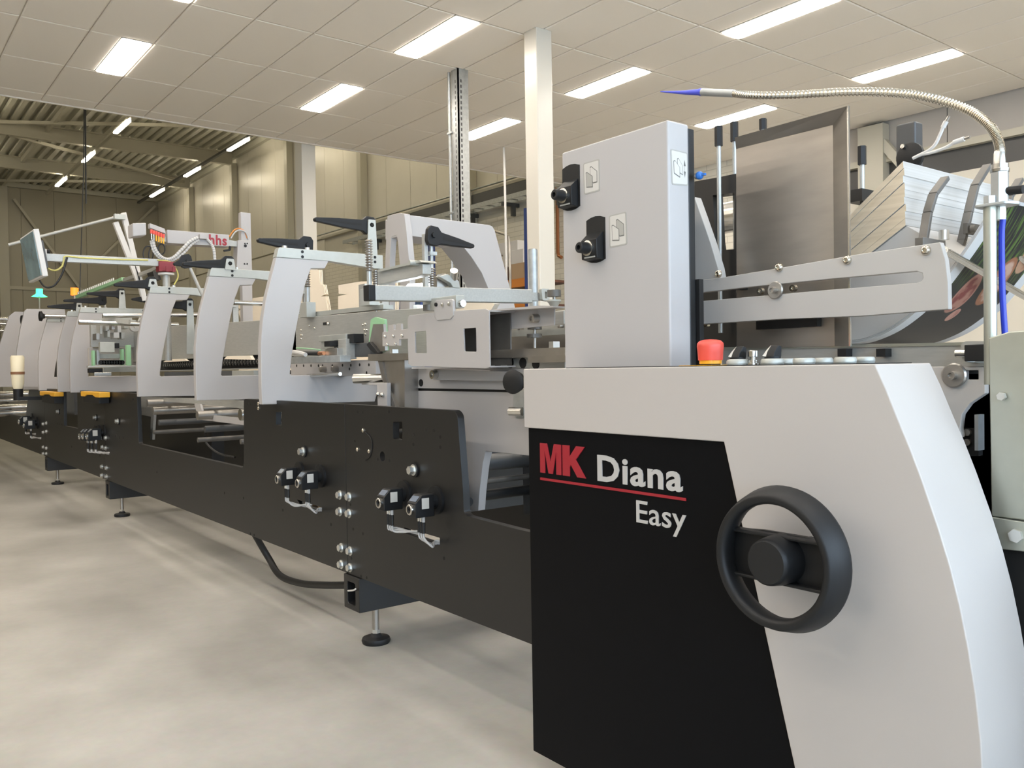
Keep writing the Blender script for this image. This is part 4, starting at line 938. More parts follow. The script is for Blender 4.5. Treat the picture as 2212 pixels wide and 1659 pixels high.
# ================================================================== CONSOLE
CY, CD = 1.60, .222
cs = thing('feeder_console', 'white console with black front panel, raised lettering and a black handwheel', 'machine console', (-1.5, CY, .1))
ZC = 1.247
xL = at(1130, 797, y=CY).x; xT = at(1890, 787, y=CY).x
edge = [at(*p, y=CY) for p in ((1890, 787), (1914, 840), (1937, 898), (1966, 968), (1993, 1040), (2027, 1140), (2052, 1222), (2074, 1310), (2092, 1400), (2108, 1500), (2119, 1600), (2122, 1659))]
edge = [(p.x, p.z) for p in edge]; edge[0] = (xT, ZC)
xB = edge[-1][0]
zA = lambda px, py: (at(px, py, y=CY).x, at(px, py, y=CY).z)
pa, pb_, pc = zA(1131, 922), zA(1563, 957), zA(1716, 1659)
dirn = ((pc[0]-pb_[0])/(pc[1]-pb_[1]))
pc = (pb_[0]+dirn*(.1-pb_[1]), .1)
zband = (pa[1]+pb_[1])/2
shell = [(xL, ZC)] + edge + [(xB+.004, .1), pc, (pb_[0], zband), (xL, zband)]
MB().plate('y', CY, CD, rnd(shell, [.006]+[.0]*len(edge)+[0, 0, .0, .004], 4)).build('white_shell', M['whitec'], cs, bevel=.003)
pL = zA(1137, 925)[0]
MB().plate('y', CY+.008, CD-.02, [(pL, .1), (pL, zband), (pb_[0]-.0005, zband), (pc[0]-.0005, .1)]).build('black_panel', M['panel'], cs, bevel=.001)
def lettering(txt, m, x0, x1, zbase, ztop, y, off, parent, name='lettering', lower=False, ext=.003, axis='y'):
    cu = bpy.data.curves.new(name, 'FONT'); cu.body = txt; cu.offset = off; cu.space_character = 1+off*3.2; cu.extrude = .012; cu.resolution_u = 3
    cu.bevel_depth = 0
    tmp = bpy.data.objects.new('tmp', cu); COL.objects.link(tmp); dg = bpy.context.evaluated_depsgraph_get()
    me = bpy.data.meshes.new_from_object(tmp.evaluated_get(dg)); bpy.data.objects.remove(tmp)
    xs_ = [v.co.x for v in me.vertices]; ca = max(v.co.y for v in me.vertices); zs_ = [v.co.z for v in me.vertices]
    mx, mn = max(xs_), min(xs_); kx = (x1-x0)/(mx-mn); kz = (ztop-zbase)/(ca); ke = ext/(max(zs_)-min(zs_))
    off_ = Vector((0, 0, 0)); p = parent
    while p is not None: off_ += p.location; p = p.parent
    for v in me.vertices:
        if axis == 'y': q = Vector((x0+(v.co.x-mn)*kx, y-ext-(v.co.z-max(zs_))*0-(v.co.z-min(zs_))*ke+ext, zbase+v.co.y*kz))
        else: q = Vector((y+(v.co.z-min(zs_))*ke, x0+(v.co.x-mn)*kx, zbase+v.co.y*kz))
        v.co = q-off_
    me.materials.clear(); me.materials.append(m)
    o = bpy.data.objects.new(name, me); COL.objects.link(o); o.parent = parent; return o
py_ = CY+.009
a = at(1163, 957, y=CY); b2 = at(1165, 1021, y=CY); c = at(1262, 1030, y=CY)
zb_ = at(1165, 1021, y=CY).z; zt_ = at(1163, 957, y=CY).z
for g0, g1, glyph in ((0, .477, [(0, 0), (0, 1), (.33, 1), (.5, .40), (.67, 1), (1, 1), (1, 0), (.77, 0), (.77, .74), (.6, 0), (.4, 0), (.23, .74), (.23, 0)]),
                      (.508, 1, [(0, 0), (0, 1), (.31, 1), (.31, .64), (.60, 1), (.97, 1), (.58, .56), (1, 0), (.64, 0), (.37, .38), (.31, .30), (.31, 0)])):
    w_ = c.x-a.x
    MB().plate('y', CY+.005, .004, [(a.x+w_*(g0+(g1-g0)*u), zb_+(zt_-zb_)*v) for u, v in glyph]).build('letter', M['red'], cs, bevel=.0006)
a = at(1287, 1037, y=CY); c = at(1471, 1062, y=CY); zt_ = at(1290, 983, y=CY).z; zb_ = at(1287, 1037, y=CY).z
lettering('Diana', M['silver'], a.x, c.x, zb_, zt_, py_, .026, cs)
a = at(1371, 1128, y=CY); c = at(1478, 1110, y=CY); zt_ = at(1371, 1081, y=CY).z; zb_ = a.z
lettering('Easy', M['silver'], a.x, c.x, zb_, zt_, py_, .006, cs)
a, c = at(1164, 1034, y=CY), at(1478, 1080, y=CY)
MB().box((a.x, CY+.005, (a.z+c.z)/2-.0035), (c.x, CY+.009, (a.z+c.z)/2+.0035)).build('underline', M['red'], cs, smooth=0)
# handwheel
hw = at(1683, 1209, y=1.485); hx, hzc = hw.x, hw.z
wheel = MB(); R = .146
prof_ = [(1.4545, R-.028), (1.452, R-.022), (1.452, R-.015), (1.455, R-.011), (1.470, R-.005), (1.500, R+.003), (1.508, R+.001), (1.513, R-.006), (1.513, R-.014), (1.507, R-.022), (1.485, R-.030), (1.465, R-.032)]
n = 64; vs = []; fs = []
for yv, rr in prof_:
    for k in range(n): t = 2*math.pi*k/n; vs.append((hx+math.cos(t)*rr, yv, hzc+math.sin(t)*rr))
L = len(prof_)
for i in range(L):
    j = (i+1) % L
    for k in range(n): fs.append((i*n+k, i*n+(k+1) % n, j*n+(k+1) % n, j*n+k))
wh = thing('handwheel', 'large black plastic handwheel with a central hub on the console front', 'handwheel', (hx, 1.485, hzc))
wheel.add(vs, fs).build('rim', M['rubber'], wh, smooth=50)
MB().plate('y', 1.498, .012, [(hx-.132, hzc+.045), (hx-.05, hzc+.052), (hx+.05, hzc+.052), (hx+.132, hzc+.045), (hx+.132, hzc-.045), (hx+.05, hzc-.052), (hx-.05, hzc-.052), (hx-.132, hzc-.045)]).box((hx-.13, 1.478, hzc+.043), (hx+.13, 1.505, hzc+.050)).box((hx-.13, 1.478, hzc-.050), (hx+.13, 1.505, hzc-.043)).build('spoke_web', M['rubber'], wh, bevel=.002)
MB().lathe((hx, 1.50, hzc), (0, -1, 0), [(0, .052), (.03, .050), (.048, .0475), (.056, .046), (.060, .042), (.061, .02)], 40).build('hub', M['rubber'], wh)
MB().cyl((hx, 1.50, hzc), (hx, CY+.002, hzc), .032, 24).build('shaft', M['dark'], wh)
# console top controls
def onTop(px, y): p = at(px, 800, y=y); return p.x
def ring_button(px, w, y, parent, name='push_button'):
    r = at(px+w/2, 780, y=y).x-at(px-w/2, 780, y=y).x; r = r/2*.9; x = onTop(px, y)
    o = MB().lathe((x, y, ZC), (0, 0, 1), [(0, r*.95), (.004, r*.96), (.005, r), (.011, r), (.015, r*.9), (.0155, r*.7), (.014, r*.55)], 24).build(name, M['alub'], parent)
    return o, x, r
cp = thing('control_panel', 'row of silver push buttons and rotary switches on the console top', 'control panel', (-1.2, 1.7, ZC))
MB().box((xL+.16, CY+.03, ZC-.001), (xT-.03, CY+CD-.02, ZC+.002)).build('face_plate', M['dark'], cp, smooth=0)
for px, w, y in ((1699, 40, 1.72), (1737, 46, 1.66), (1778, 42, 1.72), (1826, 48, 1.66), (1868, 44, 1.72)): ring_button(px, w, y, cp)
for px, w, y in ((1594, 44, 1.66), (1669, 47, 1.66)):
    o, x, r = ring_button(px, w, y, cp, 'rotary_switch')
    MB().cyl((x, y, ZC+.012), (x, y, ZC+.02), r*.7, 20).build('collar', M['rubber'], o)
    k = MB().plate('x', x-.006, .02, [(y-.016, ZC+.018), (y+.014, ZC+.018), (y+.016, ZC+.043), (y+.004, ZC+.046), (y-.012, ZC+.030)]).build('turn_grip', M['rubber'], o, bevel=.002)
    MB().add([(x-.0065, y-.0165, ZC+.02), (x-.006, y-.010, ZC+.032), (x-.006, y+.004, ZC+.0462), (x-.012, y-.004, ZC+.036), (x-.015, y-.0165, ZC+.022)], [(0, 1, 2, 3, 4)]).build('pointer', M['sticker'], o, smooth=0)
x = onTop(1627, 1.67)
MB().lathe((x, 1.67, ZC), (0, 0, 1), [(0, .016), (.006, .016), (.007, .011), (.013, .011), (.014, .006), (.02, .006), (.021, .012), (.034, .012), (.036, .009)], 18).build('metal_knob', M['chrome'], cp)
es = thing('emergency_button', 'red emergency stop button with yellow collar on the console top', 'button', (onTop(1535, 1.70), 1.70, ZC))
x = onTop(1535, 1.70); rr = (at(1560, 760, y=1.7).x-at(1511, 760, y=1.7).x)/2*.93
MB().cyl((x, 1.70, ZC), (x, 1.70, ZC+.008), rr*.75, 20).build('base', M['dark'], es)
MB().cyl((x, 1.70, ZC+.006), (x, 1.70, ZC+.016), rr*.83, 24).build('yellow_collar', M['yellow'], es)
MB().lathe((x, 1.70, ZC+.015), (0, 0, 1), [(0, rr*.92), (.02, rr*.95), (.034, rr), (.042, rr*.98), (.048, rr*.8), (.051, rr*.45), (.052, .002)], 28).build('red_cap', M['redbtn'], es)
MB().box((x-.05, 1.64, ZC+.0005), (x+.05, 1.76, ZC+.003)).build('yellow_plate', M['yellow'], es, smooth=0)

# ---- white tower with two indicators
TY = 1.70
tw = thing('indicator_tower', 'tall white box standing on the console with two black indicators and pictogram stickers', 'machine cover', (-1.72, TY, ZC))
tx0, tx1 = at(1213, 328, y=TY).x, at(1442, 258, y=TY).x; ztw = at(1442, 258, y=TY).z
MB().box((tx0, TY, ZC-.004), (tx1, TY+.082, ztw)).build('box_body', M['white'], tw, bevel=.006, seg=3)
MB().box((tx0+.01, TY+.083, ZC-.004), (tx1-.003, TY+.108, ztw-.008)).build('back_plate', M['black'], tw, bevel=.003)
MB().box((tx1-.02, TY+.108, ZC), (tx1+.008, TY+.125, 1.48)).build('side_rail', M['black'], tw, smooth=0)
for (pl, pt, pr, pb3, sx, sz) in ((1216, 355, 1253, 455, 1229, 420), (1268, 467, 1308, 568, 1281, 531)):
    a, c = at(pl, (pt+pb3)/2, y=TY), at(pr, (pt+pb3)/2, y=TY)
    zt3 = at((pl+pr)/2, pt, y=TY).z; zb3 = at((pl+pr)/2, pb3, y=TY).z
    xm = (a.x+c.x)/2; wv = c.x-a.x; hv = zt3-zb3
    arc = [(xm-wv/2, zb3+.008), (xm-wv/4, zb3+.002), (xm, zb3), (xm+wv/4, zb3+.002), (xm+wv/2, zb3+.008), (xm+wv/2, zt3-.008), (xm+wv/4, zt3-.002), (xm, zt3), (xm-wv/4, zt3-.002), (xm-wv/2, zt3-.008)]
    t = MB().plate('y', TY-.002, .003, arc).build('recess_plate', M['dark'], tw, smooth=0)
    zc3 = zb3+hv*.30
    MB().plate('x', xm-wv*.42, wv*.84, [(TY-.002, zb3+.006), (TY-.028, zb3+.010), (TY-.030, zc3+hv*.18), (TY-.002, zc3+hv*.36)]).build('indicator_body', M['rubber'], t, bevel=.002)
    MB().lathe((xm-.003, TY-.028, zc3), (0, -1, 0), [(0, .022), (.006, .022), (.007, .018)], 24).build('shaft_ring', M['chrome'], t)
    MB().lathe((xm-.003, TY-.034, zc3), (0, -1, 0), [(0, .017), (.030, .015), (.032, .013), (.032, .007), (.02, .006)], 20).build('hollow_shaft', M['rubber'], t)
    MB().box((xm-wv*.25, TY-.0295, zb3+.012), (xm+wv*.32, TY-.028, zb3+.016)).build('mark_strip', M['lgrey'], t, smooth=0)
def sticker(axis, c, p, pts_fill, arrows=None):
    q = P2(axis, c, p); s = -.0008 if axis == 'y' else .0008
    o = MB().plate(axis, c, s, rnd(q, .006, 3)).build('sticker', M['lgrey'], tw, smooth=0)
    cx = sum(u for u, v in q)/4; cz = sum(v for u, v in q)/4
    MB().plate(axis, c+s, s*.3, rnd([(cx+(u-cx)*.88, cz+(v-cz)*.92) for u, v in q], .004, 3)).build('sticker_face', M['sticker'], o, smooth=0)
    def bil(u, v):
        a_ = Vector(q[0])*(1-u)+Vector(q[1])*u; b_ = Vector(q[3])*(1-u)+Vector(q[2])*u; r = a_*(1-v)+b_*v; return (r.x, r.y)
    for k, (poly, m) in enumerate(pts_fill):
        pp = [bil(*w) for w in poly]; cc_ = Vector((sum(a for a, _ in pp)/len(pp), sum(b_ for _, b_ in pp)/len(pp)))
        MB().plate(axis, c+s*1.3+s*.4*k, s*.3, pp).build('pictogram_outline', M['line'], o, smooth=0)
        MB().plate(axis, c+s*1.6+s*.4*k, s*.2, [tuple(cc_+(Vector(w)-cc_)*.88) for w in pp]).build('pictogram_fill', M[m], o, smooth=0)
    for poly in (arrows or []): MB().plate(axis, c+s*1.4, s*.3, [bil(*w) for w in poly]).build('pictogram_arrow', M['line'], o, smooth=0)
back = [(.42, .18), (.50, .16), (.86, .36), (.86, .72), (.60, .72), (.42, .40)]; front = [(.16, .32), (.24, .31), (.58, .48), (.58, .84), (.18, .80)]
sticker('y', TY, [(1260, 353), (1295, 343), (1296, 412), (1262, 421)], [(back, 'sticker'), (front, 'lgrey')])
sticker('y', TY, [(1316, 466), (1353, 457), (1355, 528), (1317, 536)], [(back, 'lgrey'), (front, 'sticker')])
sticker('x', tx1, [(1448, 321), (1485, 330), (1486, 402), (1451, 399)], [([(.36, .24), (.44, .22), (.68, .42), (.68, .70), (.36, .62)], 'sticker'), ([(.14, .32), (.22, .30), (.50, .48), (.50, .78), (.14, .68)], 'sticker')],
        [[(.79, .42), (.80, .42), (.80, .60), (.79, .60)], [(.74, .42), (.80, .24), (.86, .42)], [(.74, .58), (.86, .58), (.80, .76)]])
bf = thing('blue_fitting', 'blue thumb fitting on the black edge behind the white tower', 'fitting', at(1512, 378, y=1.80))
r = at(1511, 379, y=1.80); MB().sphere((r.x, 1.80, r.z), .011, 12, 8).build('dome', M['ltblue'], bf); MB().box((r.x, 1.796, r.z-.003), (r.x+.02, 1.804, r.z+.003)).build('wing', M['ltblue'], bf, bevel=.001)
MB().cyl((r.x-.012, 1.80, r.z), (r.x, 1.80, r.z), .008, 10).build('stem', M['gsteel'], bf)

# ---- slotted bar
BY = 1.93
sb = thing('slotted_bar', 'long grey slotted side bar with round washers right of the white tower', 'machine bar', (-1.2, BY, 1.35))
o = P2('y', BY, [(1500, 606), (1556, 600), (1700, 576), (1860, 548), (2031, 523), (2042, 560), (2048, 610), (2049, 668), (1860, 683), (1680, 690), (1500, 701)])
sl = P2('y', BY, [(1500.5, 634), (1620, 620), (1800, 602), (1980, 586), (1992, 590), (1994, 600), (1990, 608), (1980, 611), (1800, 625), (1620, 641), (1505, 651)])
o = o[:-1]+[o[-1]]
MB().plate('y', BY, .018, P2('y', BY, [(1500, 606), (1556, 600), (1700, 576), (1860, 548), (2031, 523), (2042, 560), (2048, 610), (2049, 668), (1860, 683), (1680, 690), (1508, 701), (1508, 651), (1620, 641), (1800, 625), (1980, 611), (1990, 608), (1994, 600), (1992, 590), (1980, 586), (1800, 602), (1620, 620), (1500, 634)])).build('slotted_plate', M['grey'], sb, bevel=.002)
q = [at(1500, 425, y=BY+.02), at(1516, 470, y=BY+.02), at(1535, 525, y=BY+.02), at(1551, 578, y=BY+.02), at(1556, 605, y=BY+.02), at(1500, 612, y=BY+.02)]
MB().plate('y', BY+.02, .03, [(v.x, v.z) for v in q]).build('curved_shield', M['grey'], sb, bevel=.002)
for px, py in ((1553, 592), (1684, 578), (1831, 562), (2001, 541)):
    r = at(px, py, y=BY); MB().lathe((r.x, BY, r.z), (0, -1, 0), [(0, .011), (.004, .011), (.009, .008), (.010, .0055), (.006, .005)], 20).build('button_screw', M['screw'], sb)
for px, py in ((1646, 629), (1717, 623), (1529, 700)):
    r = at(px, py, y=BY+.04); MB().lathe((r.x, BY+.04, r.z), (0, -1, 0), [(0, .009), (.012, .009), (.012, .005), (.006, .0045)], 16).build('cap_screw', M['screw'], sb)
r = at(1677, 627, y=BY); MB().lathe((r.x, BY, r.z), (0, -1, 0), [(0, .022), (.005, .023), (.008, .021), (.008, .009), (.024, .009), (.024, .005), (.018, .0045)], 28).build('large_washer', M['gsteel'], sb)
for p in ((1560, 600), (1830, 560)): r = at(*p, y=BY); MB().box((r.x-.01, BY+.018, r.z-.03), (r.x+.01, BY+.10, r.z-.01)).build('spacer', M['black'], sb, smooth=0)

# ---- stainless hopper sheet
HP = 2.03
hp = thing('hopper_sheet', 'tall brushed stainless steel sheet with folded top behind the slotted bar', 'sheet metal', (-1.4, HP, 1.28))
q = P2('y', HP, [(1590, 322), (1799, 270), (1803, 748), (1592, 752)])
MB().plate('y', HP, .004, q).build('sheet', M['steel'], hp, smooth=0)
f0, f1 = Vector((q[0][0], HP, q[0][1])), Vector((q[1][0], HP, q[1][1]))
g0, g1, g2 = at(1587, 297, y=HP-.035), at(1831, 229, y=HP-.035), at(1837, 748, y=HP-.035)
e1 = Vector((q[2][0], HP, q[2][1])); th = Vector((0, .004, 0))
def leaf(pts, name, m):
    n = len(pts); MB().add(list(pts)+[p+th for p in pts], [tuple(range(n)), tuple(range(2*n-1, n-1, -1))]+[(i, (i+1) % n, n+(i+1) % n, n+i) for i in range(n)]).build(name, m, hp, smooth=0)
leaf([f0, f1, g1, g0], 'folded_top', M['steel']); leaf([f1, e1, g2, g1], 'folded_edge', M['steel'])
MB().box((g1.x-.001, HP-.037, g2.z), (g1.x+.003, HP-.031, g1.z)).build('bright_edge', M['chrome'], hp, smooth=0)
u, v = at(1633, 694, y=HP-.02), at(1765, 705, y=HP-.02); MB().box((u.x, HP-.02, v.z), (v.x, HP-.001, u.z)).build('rubber_strip', M['black'], hp, smooth=0)

# feeder frame pillars behind: black uprights, rods with grips
fg = thing('feeder_gate', 'black gate frame with window and steel rods behind the stainless sheet', 'machine part', (-1.75, 2.2, 1.25))
GY = 2.20
MB().plate('y', GY, .05, P2('y', GY, [(1500, 392), (1552, 383), (1590, 375), (1590, 760), (1500, 760)]), [P2('y', GY, [(1540, 422), (1586, 416), (1586, 538), (1548, 542), (1545, 520)])]).build('gate_plate', M['black'], fg, smooth=0)
r = at(1572, 470, y=2.5); MB().cyl((r.x-.35, 2.5, r.z), (r.x+.3, 2.5, r.z), .055, 24).build('feed_roller', M['chrome'], fg)
for px, ptop, pg, y in ((1552, 273, 316, 2.17), (1586, 264, 306, 2.25), (1648, 257, 280, 2.4), (1862, 316, 356, 2.4)):
    a = at(px, ptop, y=y); g = at(px, pg, y=y)
    MB().cyl((a.x, y, 1.35), (a.x, y, g.z), .007, 10).build('rod', M['galv'], fg)
    MB().cyl((a.x, y, g.z), (a.x, y, a.z), .0125, 6).build('grip', M['rubber'], fg)
MB().box((at(1838, 430, y=2.38).x, 2.36, at(1838, 440, y=2.38).z), (at(1870, 410, y=2.38).x, 2.44, at(1870, 408, y=2.38).z)).build('rod_holder', M['black'], fg, smooth=0)
MB().box((-1.66, 2.2, 1.27), (-1.28, 2.24, 1.36)).build('lower_beam', M['darkgrey'], fg, smooth=0)

# camera-like black post with white cables
cpz = thing('sensor_post', 'thick black post with round black disc and white cables behind the carton stack', 'post', at(1960, 400, y=3.1))
a, c = at(1934, 270, y=3.1), at(1978, 420, y=3.1)
MB().box((a.x, 3.1, 0), (c.x, 3.16, a.z)).build('post', M['darkgrey'], cpz, bevel=.008)
r = at(1954, 335, y=3.05); MB().lathe((r.x, 3.098, r.z), (0, -1, 0), [(0, .05), (.015, .05), (.018, .045)], 28).build('disc', M['rubber'], cpz)
r2 = at(1942, 314, y=3.05); MB().lathe((r2.x, 3.08, r2.z), (0, -1, 0), [(0, .009), (.008, .008)], 12).build('screw', M['chrome'], cpz)
for pts, tip in (([(1972, 342), (1990, 333), (2006, 325), (2020, 312), (2030, 292), (2037, 275)], (2044, 262)), ([(1972, 342), (1990, 334), (2010, 330), (2040, 320), (2060, 308)], (2083, 300))):
    q = [at(*p, y=3.03) for p in pts]; MB().tube(spline(q, 6), .006, 8).build('cable', M['plasticw'], cpz)
    e = at(*tip, y=3.03); MB().cyl(q[-1], e, .0085, 10).build('plug', M['plasticw'], cpz); d = (e-q[-1]).normalized(); MB().cyl(e, e+d*.018, .005, 8).build('plug_tip', M['gsteel'], cpz)

# ---- carton stack in the feeder
SY = 2.12
st = thing('carton_stack', 'tilted stack of cream carton blanks in the feeder, right of the stainless sheet', 'carton stack', (-1.0, SY, 1.3))
def s2(px, py): p = at(px, py, y=SY); return Vector((p.x, p.z))
T0, T1 = s2(1838, 463), s2(1951, 348)      # top edge left, right
B0, B1 = s2(1800, 610), s2(1957, 487)
yend = SY+.62
for k in range(9):
    f0, f1 = k/9, (k+1)/9
    a_, b_ = T0.lerp(B0, f0), T1.lerp(B1, f0); c_, d_ = T1.lerp(B1, f1), T0.lerp(B0, f1)
    j = .0015*math.sin(k*2.3)
    MB().plate('y', SY+j, .62, [tuple(a_), (b_.x+j, b_.y), (c_.x+j, c_.y+.0006), (d_.x, d_.y+.0006)]).build('blank_bundle', M['stack'], st, smooth=0)
    ob = st.children[-1]; ob.data.materials.append(M['tan'])
    for pg in ob.data.polygons: pg.material_index = 1 if abs(pg.normal.y) > .9 else 0
# curved printed blanks below
pr = thing('printed_blanks', 'curved lower carton blanks with dark food print on the underside below the stack', 'carton blanks', (-1.0, SY, 1.3))
curve = spline([(-1.262, 0, 1.300), (-1.215, 0, 1.306), (-1.15, 0, 1.330), (-1.09, 0, 1.368), (-1.038, 0, 1.414), (-.97, 0, 1.497), (-.925, 0, 1.56), (-.89, 0, 1.62)], 5)
def sheet(off, y0, y1, m, name, par):
    b = MB(); pts = curve; n = len(pts)
    for dz in (off, off+.0025):
        for y_ in (y0, y1): b.v += [Vector((p.x, y_, p.z+dz)) for p in pts]
    for o in (0, 2*n): b.f += [[o+i, o+i+1, o+n+i+1, o+n+i] for i in range(n-1)]
    b.f += [[i, i+1, 2*n+i+1, 2*n+i] for i in range(n-1)]+[[n+i, n+i+1, 3*n+i+1, 3*n+i] for i in range(n-1)]
    return b.build(name, m, par)
sheet(0, SY+.045, SY+.38, M['print'], 'printed_underside', pr)
sheet(0, SY, SY+.045, M['blank'], 'blank_margin', pr); sheet(0, SY+.38, SY+.43, M['blank'], 'blank_margin', pr)
cv = [(p.x, p.z+.0006) for p in curve[:26]]
MB().plate('y', SY+.004, .40, cv+[(B1.x, B1.y-.001), (B0.x, B0.y-.001)]).build('curved_blanks', M['blank'], pr, smooth=0)
for k in range(3): sheet(.003+.003*k, SY-.001*k, SY+.43, M['blank'], 'blank', pr)

# hooks and cross parts at right
hk = thing('hook_rail', 'dull steel rail with bent hooks holding the front of the carton stack', 'machine part', (-.7, 2.3, 1.5))
XH = s2(1960, 430).x+.05
def hook(pts, w=.012):
    q = [at(*p, x=XH) for p in pts]
    b = MB()
    for i in range(len(q)-1): b.bar(q[i], q[i+1], w, .022, up=(1, 0, 0))
    b.build('hook', M['dsteel'], hk, bevel=.002)
hook([(2042, 385), (2016, 420), (2004, 460), (1993, 530)])
hook([(2133, 358), (2106, 402), (2092, 460), (2078, 520), (2060, 570)])
hook([(2203, 388), (2180, 425), (2170, 480), (2158, 560)])
hook([(2230, 400), (2203, 450), (2205, 500), (2210, 540)])
MB().bar(at(1985, 522, x=XH+.02), at(2034, 530, x=XH+.02), .02, .02).build('cross_bar', M['dsteel'], hk, bevel=.001)
MB().bar(at(2085, 493, x=XH+.02), at(2230, 516, x=XH+.02), .012, .028).build('cross_bar', M['dsteel'], hk, bevel=.001)
for px, py in ((2098, 495), (2175, 518)): r = at(px, py, x=XH+.03); MB().cyl((r.x, r.y, r.z), (r.x+.012, r.y, r.z), .010, 14).build('lock_screw', M['dsteel'], hk)
r = at(2039, 508, x=XH+.02); MB().cyl((r.x, r.y, r.z-.012), (r.x, r.y, r.z+.012), .012, 16).build('cap_screw', M['bolt'], hk)
r = at(2205, 500, x=XH+.02); MB().cyl((r.x, r.y, r.z-.012), (r.x, r.y, r.z+.012), .010, 16).build('cap_screw', M['bolt'], hk)
for i, (a, c) in enumerate((((2040, 541), (2130, 592)), ((2160, 526), (2230, 575)), ((2130, 592), (2230, 650)))):
    MB().cyl(at(*a, x=XH+.09), at(*c, x=XH+.09), .009, 12).build('round_rod', M['chrome'], hk)

# ---- zinc box and pole with gooseneck
ZY = 1.86
zb = thing('zinc_cover', 'yellowish zinc-plated cover box with hex bolts at the right picture edge', 'machine cover', (-.6, ZY, .3))
q = P2('y', ZY, [(2135, 730), (2145, 727), (2180, 716), (2212, 714), (2260, 712), (2260, 1130), (2141, 1115)])
MB().plate('y', ZY, .012, q).build('cover_box', M['zinc'], zb, bevel=.003)
MB().plate('y', ZY-.006, .024, P2('y', ZY, [(2141, 1116), (2260, 1134), (2260, 1196), (2152, 1184)])).build('lower_strip', M['zinc'], zb, bevel=.002)
for px, py, r_ in ((2165, 856, .0085), (2196, 1157, .014)): r = at(px, py, y=ZY-.006); MB().hexh((r.x, ZY-.004, r.z), (0, -1, 0), r_, .010).build('hex_bolt', M['bolt'], zb)
MB().box((at(2150, 1190, y=ZY).x, ZY+.02, .2), (-.35, ZY+.12, at(2150, 1185, y=ZY).z)).build('dark_base', M['dark'], zb, smooth=0)
pl = thing('zinc_pole', 'round zinc pole with flange bracket carrying the gooseneck at right', 'pole', (at(2138, 700, y=1.90).x, 1.90, 1.0))
r = at(2139, 600, y=1.90); rt = at(2139, 446, y=1.90)
MB().cyl((r.x, 1.90, 1.2), (r.x, 1.90, rt.z), .0125, 20).build('pole_tube', M['zinc'], pl)
MB().cyl((r.x, 1.90, rt.z), (r.x, 1.90, at(2139, 424, y=1.90).z), .0125, 6).build('hex_cap', M['galv'], pl)
zf_ = at(2150, 443, y=1.90).z
MB().plate('z', zf_-.003, .006, rnd([(r.x-.025, 1.88), (r.x+.04, 1.88), (r.x+.055, 1.92), (r.x+.02, 1.94), (r.x-.025, 1.92)], .012, 4)).build('flange', M['galv'], pl, bevel=.001)
rb = at(2162, 470, y=1.915); MB().cyl((rb.x, 1.915, zf_-.03), (rb.x, 1.915, zf_-.003), .011, 6).build('hex_nut', M['bolt'], pl)
hx0, hx1 = at(2160, 440, y=1.915), at(2160, 372, y=1.915)
gn = thing('gooseneck', 'flexible metal gooseneck with a blue air nozzle arching across the upper right', 'gooseneck', hx0)
MB().cyl((hx0.x, 1.915, zf_+.003), (hx0.x, 1.915, hx1.z), .018, 6).build('hex_body', M['galv'], gn, bevel=.001)
MB().lathe((hx0.x, 1.915, hx1.z), (0, 0, 1), [(0, .018), (.006, .019), (.007, .017), (.016, .017), (.017, .012), (.04, .011), (.046, .009)], 20).build('collar', M['chrome'], gn)
MB().cyl((hx0.x+.015, 1.915, at(2180, 412, y=1.915).z), (hx0.x+.045, 1.915, at(2190, 412, y=1.915).z), .009, 12).build('side_port', M['rubber'], gn)
path = [(2161, 330), (2159, 315), (2153, 296), (2140, 275), (2120, 256), (2092, 238), (2050, 222), (2000, 209), (1950, 202), (1890, 198.5), (1830, 198.5), (1770, 201), (1710, 204.5), (1650, 206), (1610, 204.5), (1585, 202)]
pp = spline([at(*p, y=1.915) for p in path], 14)
dense = []; 
for i in range(len(pp)-1):
    dense += [pp[i].lerp(pp[i+1], t) for t in (0, .5)]
dense.append(pp[-1])
rad = [.0088 + (.0016 if (i % 4) < 2 else -.0010) for i in range(len(dense))]
MB().tube(dense, rad, 12).build('flexible_tube', M['screw'], gn, smooth=25)
a, c = at(1586, 202, y=1.915), at(1517, 199, y=1.915)
MB().cyl(a, c, .0105, 18).build('end_sleeve', M['galv'], gn)
c2, c3, c4 = at(1512, 199, y=1.915), at(1480, 200, y=1.915), at(1427, 198, y=1.915)
MB().cyl(c, c2, .0105, 14).cyl(c2, c3, .0095, 14, .006).cyl(c3, c4, .006, 12, .0015).build('blue_nozzle', M['blue'], gn)
q = [at(2167, 470, y=1.915), at(2164, 500, y=1.915), at(2164, 560, y=1.915), at(2165, 620, y=1.915), at(2168, 680, y=1.915), at(2172, 740, y=1.915)]
tag(MB().tube(spline(q, 6), .0062, 10).build('blue_hose', M['hose']), 'blue air hose running down beside the zinc pole', 'hose')

